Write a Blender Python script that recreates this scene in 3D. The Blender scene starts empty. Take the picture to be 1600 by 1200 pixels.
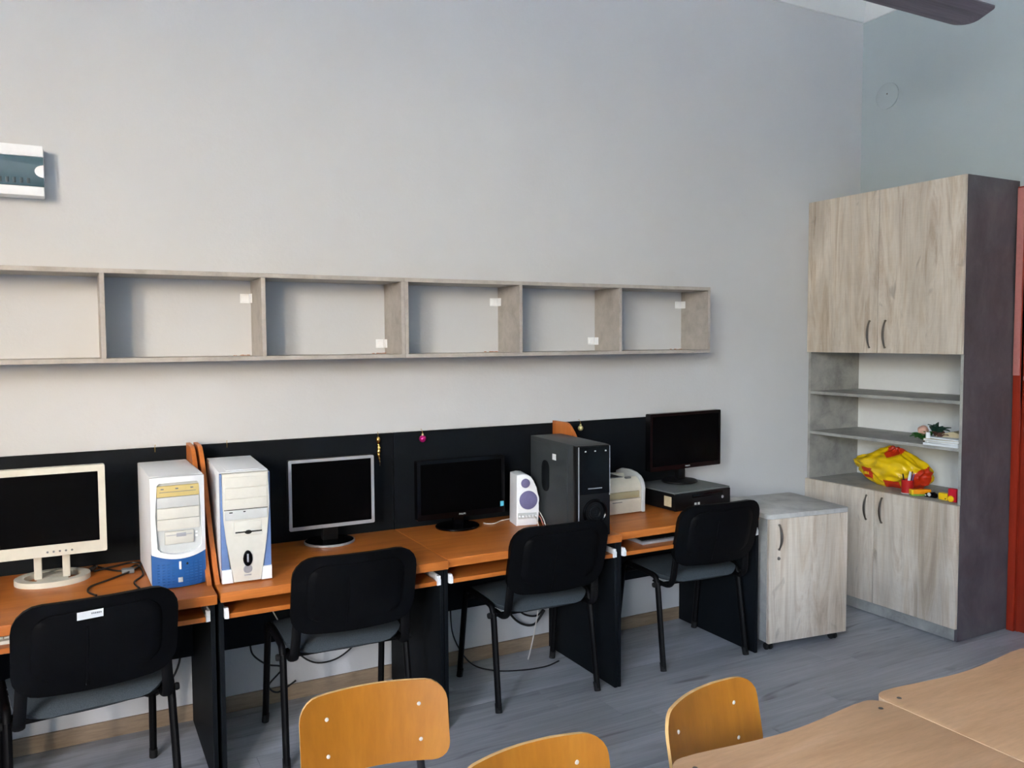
import bpy, bmesh, math, random
from mathutils import Vector, Matrix, noise

random.seed(7)
PI = math.pi
SC = bpy.context.scene
C = SC.collection

# ------------------------------------------------------------------ camera, world, windows' light, exposure
FPX, YAW, PITCH, ROLL = 1289.1, 0.491054789, 0.0554365, 0.0055766
def make_camera():
    cy, sy = math.cos(YAW), math.sin(YAW)
    fw = Vector((sy*math.cos(PITCH), cy*math.cos(PITCH), -math.sin(PITCH)))
    rt = Vector((cy, -sy, 0)); dn = fw.cross(rt)
    r2 = rt*math.cos(ROLL) + dn*math.sin(ROLL)
    d2 = -rt*math.sin(ROLL) + dn*math.cos(ROLL)
    m = Matrix((( r2.x, -d2.x, -fw.x, 0), (r2.y, -d2.y, -fw.y, 0), (r2.z, -d2.z, -fw.z, 1.65), (0, 0, 0, 1)))
    cam = bpy.data.cameras.new('camera'); cam.sensor_width = 36; cam.lens = FPX/1600*36
    cam.clip_start = 0.05
    o = bpy.data.objects.new('camera', cam); C.objects.link(o); o.matrix_world = m
    SC.camera = o
make_camera()
SC.view_settings.view_transform = 'Standard'; SC.view_settings.look = 'None'
SC.view_settings.gamma = 1; SC.view_settings.use_curve_mapping = False
SC.view_settings.exposure = 0.0
SC.cycles.sample_clamp_indirect = 0

SKY_STRENGTH, SUN_STRENGTH, SUN_EL = 17.5, 940.0, math.radians(9)
SUN_DIR = Vector((.05*math.cos(SUN_EL), -.9987*math.cos(SUN_EL), math.sin(SUN_EL)))   # towards the sun, which never shines in
def make_world():
    w = bpy.data.worlds.new('hazy_sky'); SC.world = w; w.use_nodes = True
    n = w.node_tree.nodes; l = w.node_tree.links; n.clear()
    out = n.new('ShaderNodeOutputWorld'); bg = n.new('ShaderNodeBackground'); sk = n.new('ShaderNodeTexSky')
    sk.sky_type = 'NISHITA'; sk.sun_disc = False; sk.sun_elevation = SUN_EL
    sk.sun_rotation = math.atan2(SUN_DIR.x, SUN_DIR.y)
    sk.air_density = 1.0; sk.dust_density = 5.0; sk.ozone_density = 1.0
    mx = n.new('ShaderNodeMix'); mx.data_type = 'RGBA'; mx.blend_type = 'MULTIPLY'; mx.inputs[0].default_value = 1
    mx.inputs[7].default_value = (.93, .955, 1.10, 1)      # the camera's white balance
    l.new(sk.outputs[0], mx.inputs[6]); l.new(mx.outputs[2], bg.inputs[0])
    bg.inputs['Strength'].default_value = SKY_STRENGTH
    l.new(bg.outputs[0], out.inputs[0])
    d = bpy.data.lights.new('sun', 'SUN'); d.energy = SUN_STRENGTH; d.angle = math.radians(2); d.color = (.97, .985, 1)
    o = bpy.data.objects.new('sun', d); C.objects.link(o); o.location = (-8, -12, 12)
    o.rotation_euler = SUN_DIR.to_track_quat('Z', 'Y').to_euler()
make_world()

XL, XR, YB, YF, ZC = -2.9, 4.614, 3.755, -4.2, 3.80
WINS = ((-4.0, -2.4), (-2.0, -0.4))      # window openings in the left wall (y ranges)
WZ0, WZ1 = 1.45, 3.70
def portals():
    for y0, y1 in WINS:
        d = bpy.data.lights.new('window_daylight', 'AREA'); d.shape = 'RECTANGLE'
        d.size = y1-y0; d.size_y = WZ1-WZ0
        d.cycles.is_portal = True
        o = bpy.data.objects.new('window_daylight', d); C.objects.link(o)
        o.location = (XL-0.36, (y0+y1)/2, (WZ0+WZ1)/2)
        o.rotation_euler = (PI/2, 0, -PI/2)
portals()

# ------------------------------------------------------------------ helpers: materials
MATS = {}
def srgb(r, g, b):
    f = lambda c: (c/255)/12.92 if c/255 <= .04045 else (((c/255)+.055)/1.055)**2.4
    return (f(r), f(g), f(b), 1)
def new_mat(name, rough=.5, metal=0, spec=.5):
    m = bpy.data.materials.new(name); m.use_nodes = True; MATS[name] = m
    b = m.node_tree.nodes['Principled BSDF']
    b.inputs['Roughness'].default_value = rough; b.inputs['Metallic'].default_value = metal
    b.inputs['Specular IOR Level'].default_value = spec
    return m, b, m.node_tree.nodes, m.node_tree.links
def coords(n, l, scale, rand=True):
    tc = n.new('ShaderNodeTexCoord'); mp = n.new('ShaderNodeMapping')
    mp.inputs['Scale'].default_value = scale
    l.new(tc.outputs['Object'], mp.inputs['Vector'])
    if rand:
        oi = n.new('ShaderNodeObjectInfo'); vm = n.new('ShaderNodeVectorMath'); vm.operation = 'SCALE'
        cv = n.new('ShaderNodeCombineXYZ')
        for k in ('X', 'Y', 'Z'): l.new(oi.outputs['Random'], cv.inputs[k])
        l.new(cv.outputs[0], vm.inputs[0]); vm.inputs['Scale'].default_value = 37.0
        l.new(vm.outputs[0], mp.inputs['Location'])
    return mp.outputs[0]
def ramp(n, l, src, stops):
    cr = n.new('ShaderNodeValToRGB'); e = cr.color_ramp.elements
    e[0].position, e[0].color = stops[0]; e[1].position, e[1].color = stops[-1]
    for p, c in stops[1:-1]:
        k = e.new(p); k.color = c
    l.new(src, cr.inputs[0]); return cr.outputs[0]
def nz(n, l, vec, scale, detail=4, rough=.6, dist=0):
    t = n.new('ShaderNodeTexNoise'); t.inputs['Scale'].default_value = scale; t.inputs['Detail'].default_value = detail
    t.inputs['Roughness'].default_value = rough; t.inputs['Distortion'].default_value = dist
    l.new(vec, t.inputs['Vector']); return t.outputs['Fac']
def mixc(n, l, fac, a, b, mode='MIX'):
    m = n.new('ShaderNodeMix'); m.data_type = 'RGBA'; m.blend_type = mode
    for sock, v in ((m.inputs['Factor'], fac), (m.inputs['A'] if False else m.inputs[6], a), (m.inputs[7], b)):
        if hasattr(v, 'is_output'): l.new(v, sock)
        else: sock.default_value = v
    return m.outputs[2]
def bump(n, l, b, h, strength=.2, dist=.002):
    bp = n.new('ShaderNodeBump'); bp.inputs['Strength'].default_value = strength; bp.inputs['Distance'].default_value = dist
    l.new(h, bp.inputs['Height']); l.new(bp.outputs[0], b.inputs['Normal'])
def plain(name, col, rough=.5, metal=0, spec=.5, var=.06, scale=40, bmp=0):
    """a flat coloured surface with a faint mottling and optional fine relief"""
    m, b, n, l = new_mat(name, rough, metal, spec)
    v = coords(n, l, (1, 1, 1)); f = nz(n, l, v, scale, 3)
    d = tuple(max(0, c*(1-var)) for c in col[:3])+(1,); u = tuple(min(1, c*(1+var)) for c in col[:3])+(1,)
    l.new(ramp(n, l, f, [(.3, d), (.7, u)]), b.inputs['Base Color'])
    if bmp: bump(n, l, b, nz(n, l, v, scale*4, 2), bmp, .001)
    return m
def streaky(name, stops, scale, rough=.45, fine=.12, knots=None, spec=.4, grain=60):
    """wood: noise stretched along the grain; scale is small on the grain axis"""
    m, b, n, l = new_mat(name, rough, 0, spec)
    v = coords(n, l, scale); f = nz(n, l, v, 1.0, 6, .62, .6)
    c = ramp(n, l, f, stops)
    v2 = coords(n, l, tuple(s*grain/8 for s in scale)); f2 = nz(n, l, v2, 1.0, 3, .7)
    g = ramp(n, l, f2, [(.3, (1-fine*2,)*3+(1,)), (.65, (1, 1, 1, 1))])
    c = mixc(n, l, 1.0, c, g, 'MULTIPLY')
    if knots:
        v3 = coords(n, l, knots[0]); f3 = nz(n, l, v3, 1.0, 2, .5, .8)
        k = ramp(n, l, f3, [(knots[1], (0, 0, 0, 1)), (knots[1]+.1, (1, 1, 1, 1))])
        c = mixc(n, l, k, c, knots[2])
    l.new(c, b.inputs['Base Color']); bump(n, l, b, f2, .12, .0008)
    return m

def make_materials():
    # painted plaster, pale grey blue
    m, b, n, l = new_mat('wall_paint', .85, 0, .25)
    v = coords(n, l, (1, 1, 1), False); f = nz(n, l, v, .8, 5)
    l.new(ramp(n, l, f, [(.3, srgb(197, 199, 201)), (.7, srgb(203, 205, 207))]), b.inputs['Base Color'])
    bump(n, l, b, nz(n, l, v, 60, 4), .25, .003)
    m, b, n, l = new_mat('wall_paint_dimmed', .85, 0, .25)  # wall paint made darker and bluer: the right wall's dimness put into the colour
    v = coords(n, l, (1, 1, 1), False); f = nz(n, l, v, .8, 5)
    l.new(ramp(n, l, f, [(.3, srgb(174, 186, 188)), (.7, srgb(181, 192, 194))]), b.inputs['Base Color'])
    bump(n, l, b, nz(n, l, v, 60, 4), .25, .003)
    plain('ceiling_paint', srgb(232, 234, 232), .9, var=.012, scale=12)
    # grey laminate planks, grain along X
    m, b, n, l = new_mat('laminate', .42, 0, .45)
    v = coords(n, l, (.9, 9, 1)); f = nz(n, l, v, 1.3, 6, .6, .5)
    c = ramp(n, l, f, [(.28, srgb(150, 154, 160)), (.5, srgb(172, 176, 182)), (.72, srgb(188, 191, 196))])
    v2 = coords(n, l, (3, 90, 1)); f2 = nz(n, l, v2, 1, 3)
    c = mixc(n, l, 1.0, c, ramp(n, l, f2, [(.3, (.82, .82, .82, 1)), (.6, (1, 1, 1, 1))]), 'MULTIPLY')
    v3 = coords(n, l, (2.2, 9, 1)); f3 = nz(n, l, v3, 1, 1, .5, 1.0)
    c = mixc(n, l, ramp(n, l, f3, [(.66, (0, 0, 0, 1)), (.78, (.65, .65, .65, 1))]), c, srgb(78, 74, 74))
    oi = n.new('ShaderNodeObjectInfo')
    c = mixc(n, l, 1.0, c, ramp(n, l, oi.outputs['Random'], [(0, (.84, .83, .82, 1)), (1, (1.05, 1.05, 1.06, 1))]), 'MULTIPLY')
    l.new(c, b.inputs['Base Color']); bump(n, l, b, f2, .1, .0006)
    plain('pavement', srgb(166, 166, 164), .9)
    plain('subfloor', srgb(60, 60, 62), .9)
    streaky('tan_baseboard', [(.3, srgb(140, 120, 98)), (.7, srgb(170, 150, 126))], (1.5, 1.5, 14), .5)
    # driftwood doors, grain along Z
    m, b, n, l = new_mat('driftwood', .5, 0, .35)
    v = coords(n, l, (9, 9, .9)); f = nz(n, l, v, 1.0, 7, .66, 1.1)
    c = ramp(n, l, f, [(.26, srgb(172, 154, 136)), (.40, srgb(208, 192, 172)), (.52, srgb(224, 214, 200)), (.64, srgb(198, 180, 160)), (.78, srgb(232, 226, 218))])
    v2 = coords(n, l, (26, 26, 2.2)); f2 = nz(n, l, v2, 1.0, 5, .7, .4)
    c = mixc(n, l, 1.0, c, ramp(n, l, f2, [(.30, (.84, .83, .82, 1)), (.56, (1, 1, 1, 1))]), 'MULTIPLY')
    v3 = coords(n, l, (14, 14, 6)); f3 = nz(n, l, v3, 1.0, 2, .5, .9)
    c = mixc(n, l, ramp(n, l, f3, [(.66, (0, 0, 0, 1)), (.78, (.5, .5, .5, 1))]), c, srgb(124, 112, 100))
    v5 = coords(n, l, (5, 5, 1.1)); f5 = nz(n, l, v5, 1.0, 3, .5, .6)
    c = mixc(n, l, 1.0, c, ramp(n, l, f5, [(.32, (.76, .75, .74, 1)), (.6, (1, 1, 1, 1))]), 'MULTIPLY')
    v4 = coords(n, l, (9, 9, 120)); f4 = nz(n, l, v4, 1.0, 1)
    c = mixc(n, l, 1.0, c, ramp(n, l, f4, [(.4, (.975, .975, .975, 1)), (.6, (1, 1, 1, 1))]), 'MULTIPLY')
    l.new(c, b.inputs['Base Color']); bump(n, l, b, f2, .12, .0008)
    # grey concrete laminate
    m, b, n, l = new_mat('concrete_board', .5, 0, .35)
    v = coords(n, l, (1, 1, 1)); f = nz(n, l, v, 7, 8, .68, .3)
    c = ramp(n, l, f, [(.28, srgb(124, 124, 122)), (.5, srgb(158, 158, 154)), (.72, srgb(180, 178, 172))])
    l.new(c, b.inputs['Base Color'])
    m, b, n, l = new_mat('concrete_board_toplit', .5, 0, .35)  # same concrete laminate, lightened to paint in the light from above
    v = coords(n, l, (1, 1, 1)); f = nz(n, l, v, 7, 8, .68, .3)
    l.new(ramp(n, l, f, [(.28, srgb(156, 156, 154)), (.5, srgb(190, 190, 187)), (.72, srgb(210, 209, 204))]), b.inputs['Base Color'])
    m, b, n, l = new_mat('concrete_board_shaded', .5, 0, .35)  # same concrete laminate, darkened: shade on the cabinet's outer side painted in
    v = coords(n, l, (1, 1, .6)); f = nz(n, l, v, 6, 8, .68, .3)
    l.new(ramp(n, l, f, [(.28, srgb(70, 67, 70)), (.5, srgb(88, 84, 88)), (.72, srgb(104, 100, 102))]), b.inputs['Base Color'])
    m, b, n, l = new_mat('shelf_board', .5, 0, .35)
    v = coords(n, l, (1, 1, 1)); f = nz(n, l, v, 14, 7, .68, .3)
    l.new(ramp(n, l, f, [(.28, srgb(156, 150, 142)), (.5, srgb(174, 168, 161)), (.72, srgb(188, 182, 175))]), b.inputs['Base Color'])
    plain('white_board', srgb(242, 243, 243), .5, var=.01)
    # desks
    streaky('cherry', [(.25, srgb(172, 94, 34)), (.5, srgb(192, 110, 44)), (.75, srgb(206, 126, 56))], (1.2, 16, 16), .38, .08)
    streaky('cherry_upright', [(.25, srgb(176, 96, 42)), (.5, srgb(204, 118, 56)), (.75, srgb(214, 130, 66))], (10, 10, 1.2), .4, .08)
    plain('anthracite', srgb(16, 20, 24), .6, 0, .12, var=.05, scale=200, bmp=.08)
    plain('chair_plastic', srgb(6, 7, 9), .55, 0, .10, var=.05, scale=150, bmp=.15)
    plain('chair_metal', srgb(7, 7, 9), .55, 0, .18)
    m, b, n, l = new_mat('chair_fabric', .95, 0, .1)
    v = coords(n, l, (1, 1, 1)); f = nz(n, l, v, 420, 2)
    l.new(ramp(n, l, f, [(.3, srgb(60, 67, 72)), (.7, srgb(84, 92, 97))]), b.inputs['Base Color']); bump(n, l, b, f, .4, .001)
    # electronics
    plain('cream_plastic', srgb(208, 205, 191), .5, var=.03)
    plain('beige_plastic', srgb(210, 209, 200), .5, var=.03)
    plain('yellowed_plastic', srgb(204, 184, 120), .5, var=.04)
    plain('khaki_plastic', srgb(178, 170, 136), .5, var=.03)
    plain('white_plastic', srgb(238, 241, 244), .45, var=.02)
    plain('pale_grey_plastic', srgb(196, 200, 200), .5, var=.03)
    plain('grey_plastic', srgb(120, 124, 126), .5)
    plain('blue_plastic', srgb(32, 92, 160), .4, var=.05)
    plain('steel_blue_plastic', srgb(104, 132, 182), .45, var=.05)
    plain('silver_plastic', srgb(178, 180, 186), .35, .4, var=.02)
    plain('black_plastic', srgb(11, 12, 14), .4, 0, .3, var=.05)
    plain('gloss_black', srgb(5, 5, 7), .2, 0, .25, var=.05)
    plain('graphite_steel', srgb(56, 61, 63), .5, 0, var=.04)
    plain('lid_grey', srgb(104, 108, 108), .5, 0, var=.03)
    plain('screen_black', srgb(2, 2, 3), .5, 0, .04, var=.05)
    plain('purple_cloth', srgb(112, 110, 150), .9, var=.12, scale=300)
    plain('chrome', srgb(158, 150, 142), .3, 1.0, var=.02)
    plain('rivet_metal', srgb(224, 216, 206), .3, .2, var=.02)
    plain('slot_black', srgb(14, 14, 14), .7)
    plain('cyan_sticker', srgb(90, 190, 215), .5)
    plain('paper_white', srgb(220, 224, 228), .8, var=.04)
    plain('paper_tan', srgb(196, 182, 150), .8, var=.08)
    plain('print_grey', srgb(120, 124, 130), .8)
    plain('cable_black', srgb(14, 14, 15), .5)
    plain('cable_white', srgb(216, 212, 204), .5)
    plain('cable_red', srgb(196, 120, 104), .5)
    plain('rubber', srgb(18, 18, 18), .8)
    # small things
    plain('gold_foil', srgb(238, 196, 110), .22, 1.0, var=.1)
    plain('magenta_ball', srgb(196, 32, 122), .22, .5, var=.05)
    plain('pale_gold_ball', srgb(206, 198, 146), .3, .5, var=.05)
    plain('bag_yellow', srgb(240, 198, 10), .34, 0, .6, var=.1, scale=14)
    plain('bag_red', srgb(208, 52, 18), .36, 0, .6, var=.08)
    plain('bag_letters', srgb(250, 214, 40), .4)
    plain('red_plastic', srgb(186, 30, 28), .4)
    plain('crimson_plastic', srgb(200, 20, 46), .4)
    plain('orange_plastic', srgb(244, 148, 10), .4)
    plain('yellow_plastic', srgb(246, 200, 20), .4)
    plain('green_plastic', srgb(120, 160, 60), .5)
    plain('violet_plastic', srgb(104, 84, 130), .4)
    plain('leaf_green', srgb(44, 106, 40), .55, var=.25)
    plain('dark_leaf', srgb(22, 56, 44), .55, var=.25)
    plain('twig_brown', srgb(92, 58, 48), .7, var=.2)
    plain('petal_pink', srgb(216, 168, 150), .6, var=.12)
    plain('brick_dust', srgb(176, 120, 92), .95, var=.2)
    # classroom furniture
    streaky('plywood', [(.25, srgb(154, 96, 24)), (.5, srgb(168, 106, 30)), (.75, srgb(178, 118, 38))], (9, 9, 1.0), .35, .05)
    plain('plywood_edge', srgb(214, 170, 110), .5, var=.1)
    streaky('beech_laminate', [(.25, srgb(196, 152, 112)), (.5, srgb(208, 164, 124)), (.75, srgb(216, 174, 136))], (2.0, 14, 14), .42, .06)
    plain('beech_edge', srgb(224, 190, 152), .5, var=.06)
    plain('dark_steel', srgb(40, 42, 46), .45, .2)
    plain('screw_steel', srgb(110, 104, 100), .4, .8)
    streaky('fan_blade_brown', [(.25, srgb(104, 100, 110)), (.5, srgb(122, 118, 128)), (.75, srgb(136, 132, 142))], (1.0, 30, 30), .45, .1)
    plain('fan_white', srgb(205, 205, 200), .4)
    streaky('red_door_paint', [(.25, srgb(138, 38, 20)), (.5, srgb(156, 46, 26)), (.75, srgb(170, 54, 32))], (14, 14, .8), .3, .1)
    plain('dusty_pink', srgb(196, 128, 122), .4, var=.06)  # paler pink tone of the upper door and casing
    plain('window_white', srgb(225, 226, 224), .5)
    # fuse box window, tinted translucent plastic
    plain('tinted_cover', srgb(70, 96, 108), .18, 0, .6, var=.08, scale=12)
    plain('breaker_dark', srgb(44, 66, 76), .4)
    m, b, n, l = new_mat('window_glass', .02)
    n.remove(b); out = n['Material Output']
    tr = n.new('ShaderNodeBsdfTransparent'); gl = n.new('ShaderNodeBsdfGlossy'); mx = n.new('ShaderNodeMixShader')
    gl.inputs['Roughness'].default_value = .02; mx.inputs[0].default_value = .06
    l.new(tr.outputs[0], mx.inputs[1]); l.new(gl.outputs[0], mx.inputs[2]); l.new(mx.outputs[0], out.inputs[0])
make_materials()

# ------------------------------------------------------------------ helpers: geometry
def add_faces(bm, vs, fs, mi=0):
    bv = [bm.verts.new(v) for v in vs]; out = []
    for f in fs:
        try:
            g = bm.faces.new([bv[i] for i in f]); g.material_index = mi; out.append(g)
        except ValueError: pass
    return bv, out
def box(bm, x0, x1, y0, y1, z0, z1, bev=0, seg=2, mi=0):
    vs = [(x, y, z) for x in (x0, x1) for y in (y0, y1) for z in (z0, z1)]
    fs = [(0, 1, 3, 2), (4, 6, 7, 5), (0, 4, 5, 1), (2, 3, 7, 6), (0, 2, 6, 4), (1, 5, 7, 3)]
    bv, bf = add_faces(bm, vs, fs, mi)
    if bev:
        es = list({e for f in bf for e in f.edges})
        r = bmesh.ops.bevel(bm, geom=es, offset=bev, segments=seg, affect='EDGES', profile=.6)
        for f in r['faces']: f.material_index = mi
    return bm
def prism(bm, pts, axis, a0, a1, bev=0, mi=0, seg=2):
    """outline pts (2D) extruded on axis; x: (y,z), y: (x,z), z: (x,y)"""
    def P(p, a): return {'x': (a, p[0], p[1]), 'y': (p[0], a, p[1]), 'z': (p[0], p[1], a)}[axis]
    n = len(pts); vs = [P(p, a0) for p in pts]+[P(p, a1) for p in pts]
    fs = [tuple(range(n)), tuple(range(2*n-1, n-1, -1))]+[(i, i+n, (i+1) % n+n, (i+1) % n) for i in range(n)]
    bv, bf = add_faces(bm, vs, fs, mi)
    if bev:
        es = list({e for f in bf[:2] for e in f.edges})
        r = bmesh.ops.bevel(bm, geom=es, offset=bev, segments=seg, affect='EDGES', profile=.6)
        for f in r['faces']: f.material_index = mi
    return bm
def tube(bm, pts, r, seg=8, flat=1.0, mi=0, up=None):
    pts = [Vector(p) for p in pts]; n = len(pts); rings = []; prev = None
    for i, p in enumerate(pts):
        t = (pts[min(i+1, n-1)]-pts[max(i-1, 0)]).normalized()
        if prev is None:
            a = Vector(up) if up else (Vector((0, 0, 1)) if abs(t.z) < .9 else Vector((1, 0, 0)))
            u = (a-t*a.dot(t)).normalized()
        else:
            u = (prev-t*prev.dot(t)).normalized()
        prev = u; w = t.cross(u)
        rr = r[i] if isinstance(r, (list, tuple)) else r
        rings.append([bm.verts.new(p+u*math.cos(2*PI*k/seg)*rr*flat+w*math.sin(2*PI*k/seg)*rr) for k in range(seg)])
    for a, b in zip(rings, rings[1:]):
        for k in range(seg):
            bm.faces.new((a[k], a[(k+1) % seg], b[(k+1) % seg], b[k])).material_index = mi
    bm.faces.new(rings[0][::-1]).material_index = mi; bm.faces.new(rings[-1]).material_index = mi
    return bm
def smooth_path(pts, k=6):
    """Catmull-Rom through the points"""
    P = [Vector(p) for p in pts]; out = []
    for i in range(len(P)-1):
        a, b, c, d = P[max(i-1, 0)], P[i], P[i+1], P[min(i+2, len(P)-1)]
        for j in range(k):
            t = j/k
            out.append(.5*((2*b)+(c-a)*t+(2*a-5*b+4*c-d)*t*t+(3*b-a-3*c+d)*t**3))
    return out+[P[-1]]
def lathe(bm, prof, cx=0, cy=0, cz=0, seg=24, sx=1, sy=1, axis='z', mi=0):
    rings = []
    for r, z in prof:
        ring = []
        for k in range(seg):
            a = 2*PI*k/seg; u, v = r*sx*math.cos(a), r*sy*math.sin(a)
            p = {'z': (cx+u, cy+v, cz+z), 'y': (cx+u, cy+z, cz+v), 'x': (cx+z, cy+u, cz+v)}[axis]
            ring.append(bm.verts.new(p))
        rings.append(ring)
    for a, b in zip(rings, rings[1:]):
        for k in range(seg):
            bm.faces.new((a[k], a[(k+1) % seg], b[(k+1) % seg], b[k])).material_index = mi
    bm.faces.new(rings[0][::-1]).material_index = mi; bm.faces.new(rings[-1]).material_index = mi
    return bm
def rrect(x0, x1, y0, y1, r, n=5):
    pts = []
    rs = r if isinstance(r, (list, tuple)) else (r,)*4
    for (cx, cy, a0), q in zip(((x1, y1, 0), (x0, y1, PI/2), (x0, y0, PI), (x1, y0, 3*PI/2)), rs):
        sx = 1 if cx == x1 else -1; sy = 1 if cy == y1 else -1
        for k in range(n+1):
            a = a0+PI/2*k/n
            pts.append((cx-sx*q+q*math.cos(a), cy-sy*q+q*math.sin(a)))
    return pts
def shell(bm, w, h, r0, r1, f, g, rows=16, cols=14, mi=0, me=None):
    """rounded sheet w x h (half width w); corner radius r0 at v=0, r1 at v=h; f(x,v) front point, g(x,v) back point"""
    vs = []
    for r, s in ((r0, 0), (r1, 1)):
        q = [r*(1-math.cos(PI/2*k/5)) for k in range(6)]
        vs += [a for a in q] if s == 0 else [h-a for a in q[::-1]]
    mid = [r0+(h-r0-r1)*k/rows for k in range(1, rows)]
    vs = sorted(set([round(a, 6) for a in vs+mid]))
    F, G = [], []
    for v in vs:
        if v < r0: hw = w-r0+math.sqrt(max(0, r0*r0-(r0-v)**2))
        elif v > h-r1: hw = w-r1+math.sqrt(max(0, r1*r1-(r1-(h-v))**2))
        else: hw = w
        F.append([bm.verts.new(f(hw*(2*k/cols-1), v)) for k in range(cols+1)])
        G.append([bm.verts.new(g(hw*(2*k/cols-1), v)) for k in range(cols+1)])
    N = len(vs); fs = []
    for i in range(N-1):
        for k in range(cols):
            fs.append((bm.faces.new((F[i][k], F[i][k+1], F[i+1][k+1], F[i+1][k])), mi))
            fs.append((bm.faces.new((G[i][k+1], G[i][k], G[i+1][k], G[i+1][k+1])), mi))
        for k in (0, cols):
            q = (F[i][k], F[i+1][k], G[i+1][k], G[i][k]); q = q if k == 0 else q[::-1]
            fs.append((bm.faces.new(q), mi if me is None else me))
    for i in (0, N-1):
        for k in range(cols):
            q = (F[i][k+1], F[i][k], G[i][k], G[i][k+1]); q = q if i == 0 else q[::-1]
            fs.append((bm.faces.new(q), mi if me is None else me))
    for a, b in fs: a.material_index = b
    return bm
def obj(name, bm, mat, parent=None, smooth=True, ang=38):
    bmesh.ops.remove_doubles(bm, verts=bm.verts, dist=1e-6)
    bmesh.ops.recalc_face_normals(bm, faces=bm.faces)
    me = bpy.data.meshes.new(name); bm.to_mesh(me); bm.free()
    for q in (mat if isinstance(mat, (list, tuple)) else (mat,)): me.materials.append(MATS[q])
    if smooth:
        for p in me.polygons: p.use_smooth = True
        me.set_sharp_from_angle(angle=math.radians(ang))
    o = bpy.data.objects.new(name, me); C.objects.link(o)
    if parent: o.parent = parent
    return o
def B(): return bmesh.new()
def tag(o, label, cat=None, group=None):
    o['label'] = label
    if cat: o['category'] = cat
    if group: o['group'] = group
    return o
def thing(name, label, cat, loc=(0, 0, 0), rz=0, group=None):
    o = bpy.data.objects.new(name, None); C.objects.link(o); o.empty_display_size = .05
    o.location = loc; o.rotation_euler = (0, 0, rz)
    return tag(o, label, cat, group)
def struct(name, bm, mat, parent=None, smooth=True, label=None):
    o = obj(name, bm, mat, parent, smooth)
    if parent is None: o['kind'] = 'structure'
    if label: o['label'] = label
    return o
def dup(root, loc, rz, label, group=None):
    r = root.copy(); C.objects.link(r); r.location = loc; r.rotation_euler = (0, 0, rz); r['label'] = label
    if group: r['group'] = group
    for ch in list(root.children):
        c = ch.copy(); C.objects.link(c); c.parent = r
        for g in list(ch.children):
            d = g.copy(); C.objects.link(d); d.parent = c
    return r
def letters(name, txt, size, mat, parent, loc, rot, depth=.0006):
    cu = bpy.data.curves.new(name, 'FONT'); cu.body = txt; cu.size = size; cu.extrude = depth
    cu.align_x = 'CENTER'; cu.align_y = 'CENTER'
    o = bpy.data.objects.new(name, cu); C.objects.link(o); cu.materials.append(MATS[mat])
    bpy.context.view_layer.update()
    me = bpy.data.meshes.new_from_object(o.evaluated_get(bpy.context.evaluated_depsgraph_get()))
    bpy.data.objects.remove(o); bpy.data.curves.remove(cu)
    o = bpy.data.objects.new(name, me); C.objects.link(o)
    if not me.materials: me.materials.append(MATS[mat])
    o.parent = parent; o.location = loc; o.rotation_euler = rot
    return o

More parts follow.
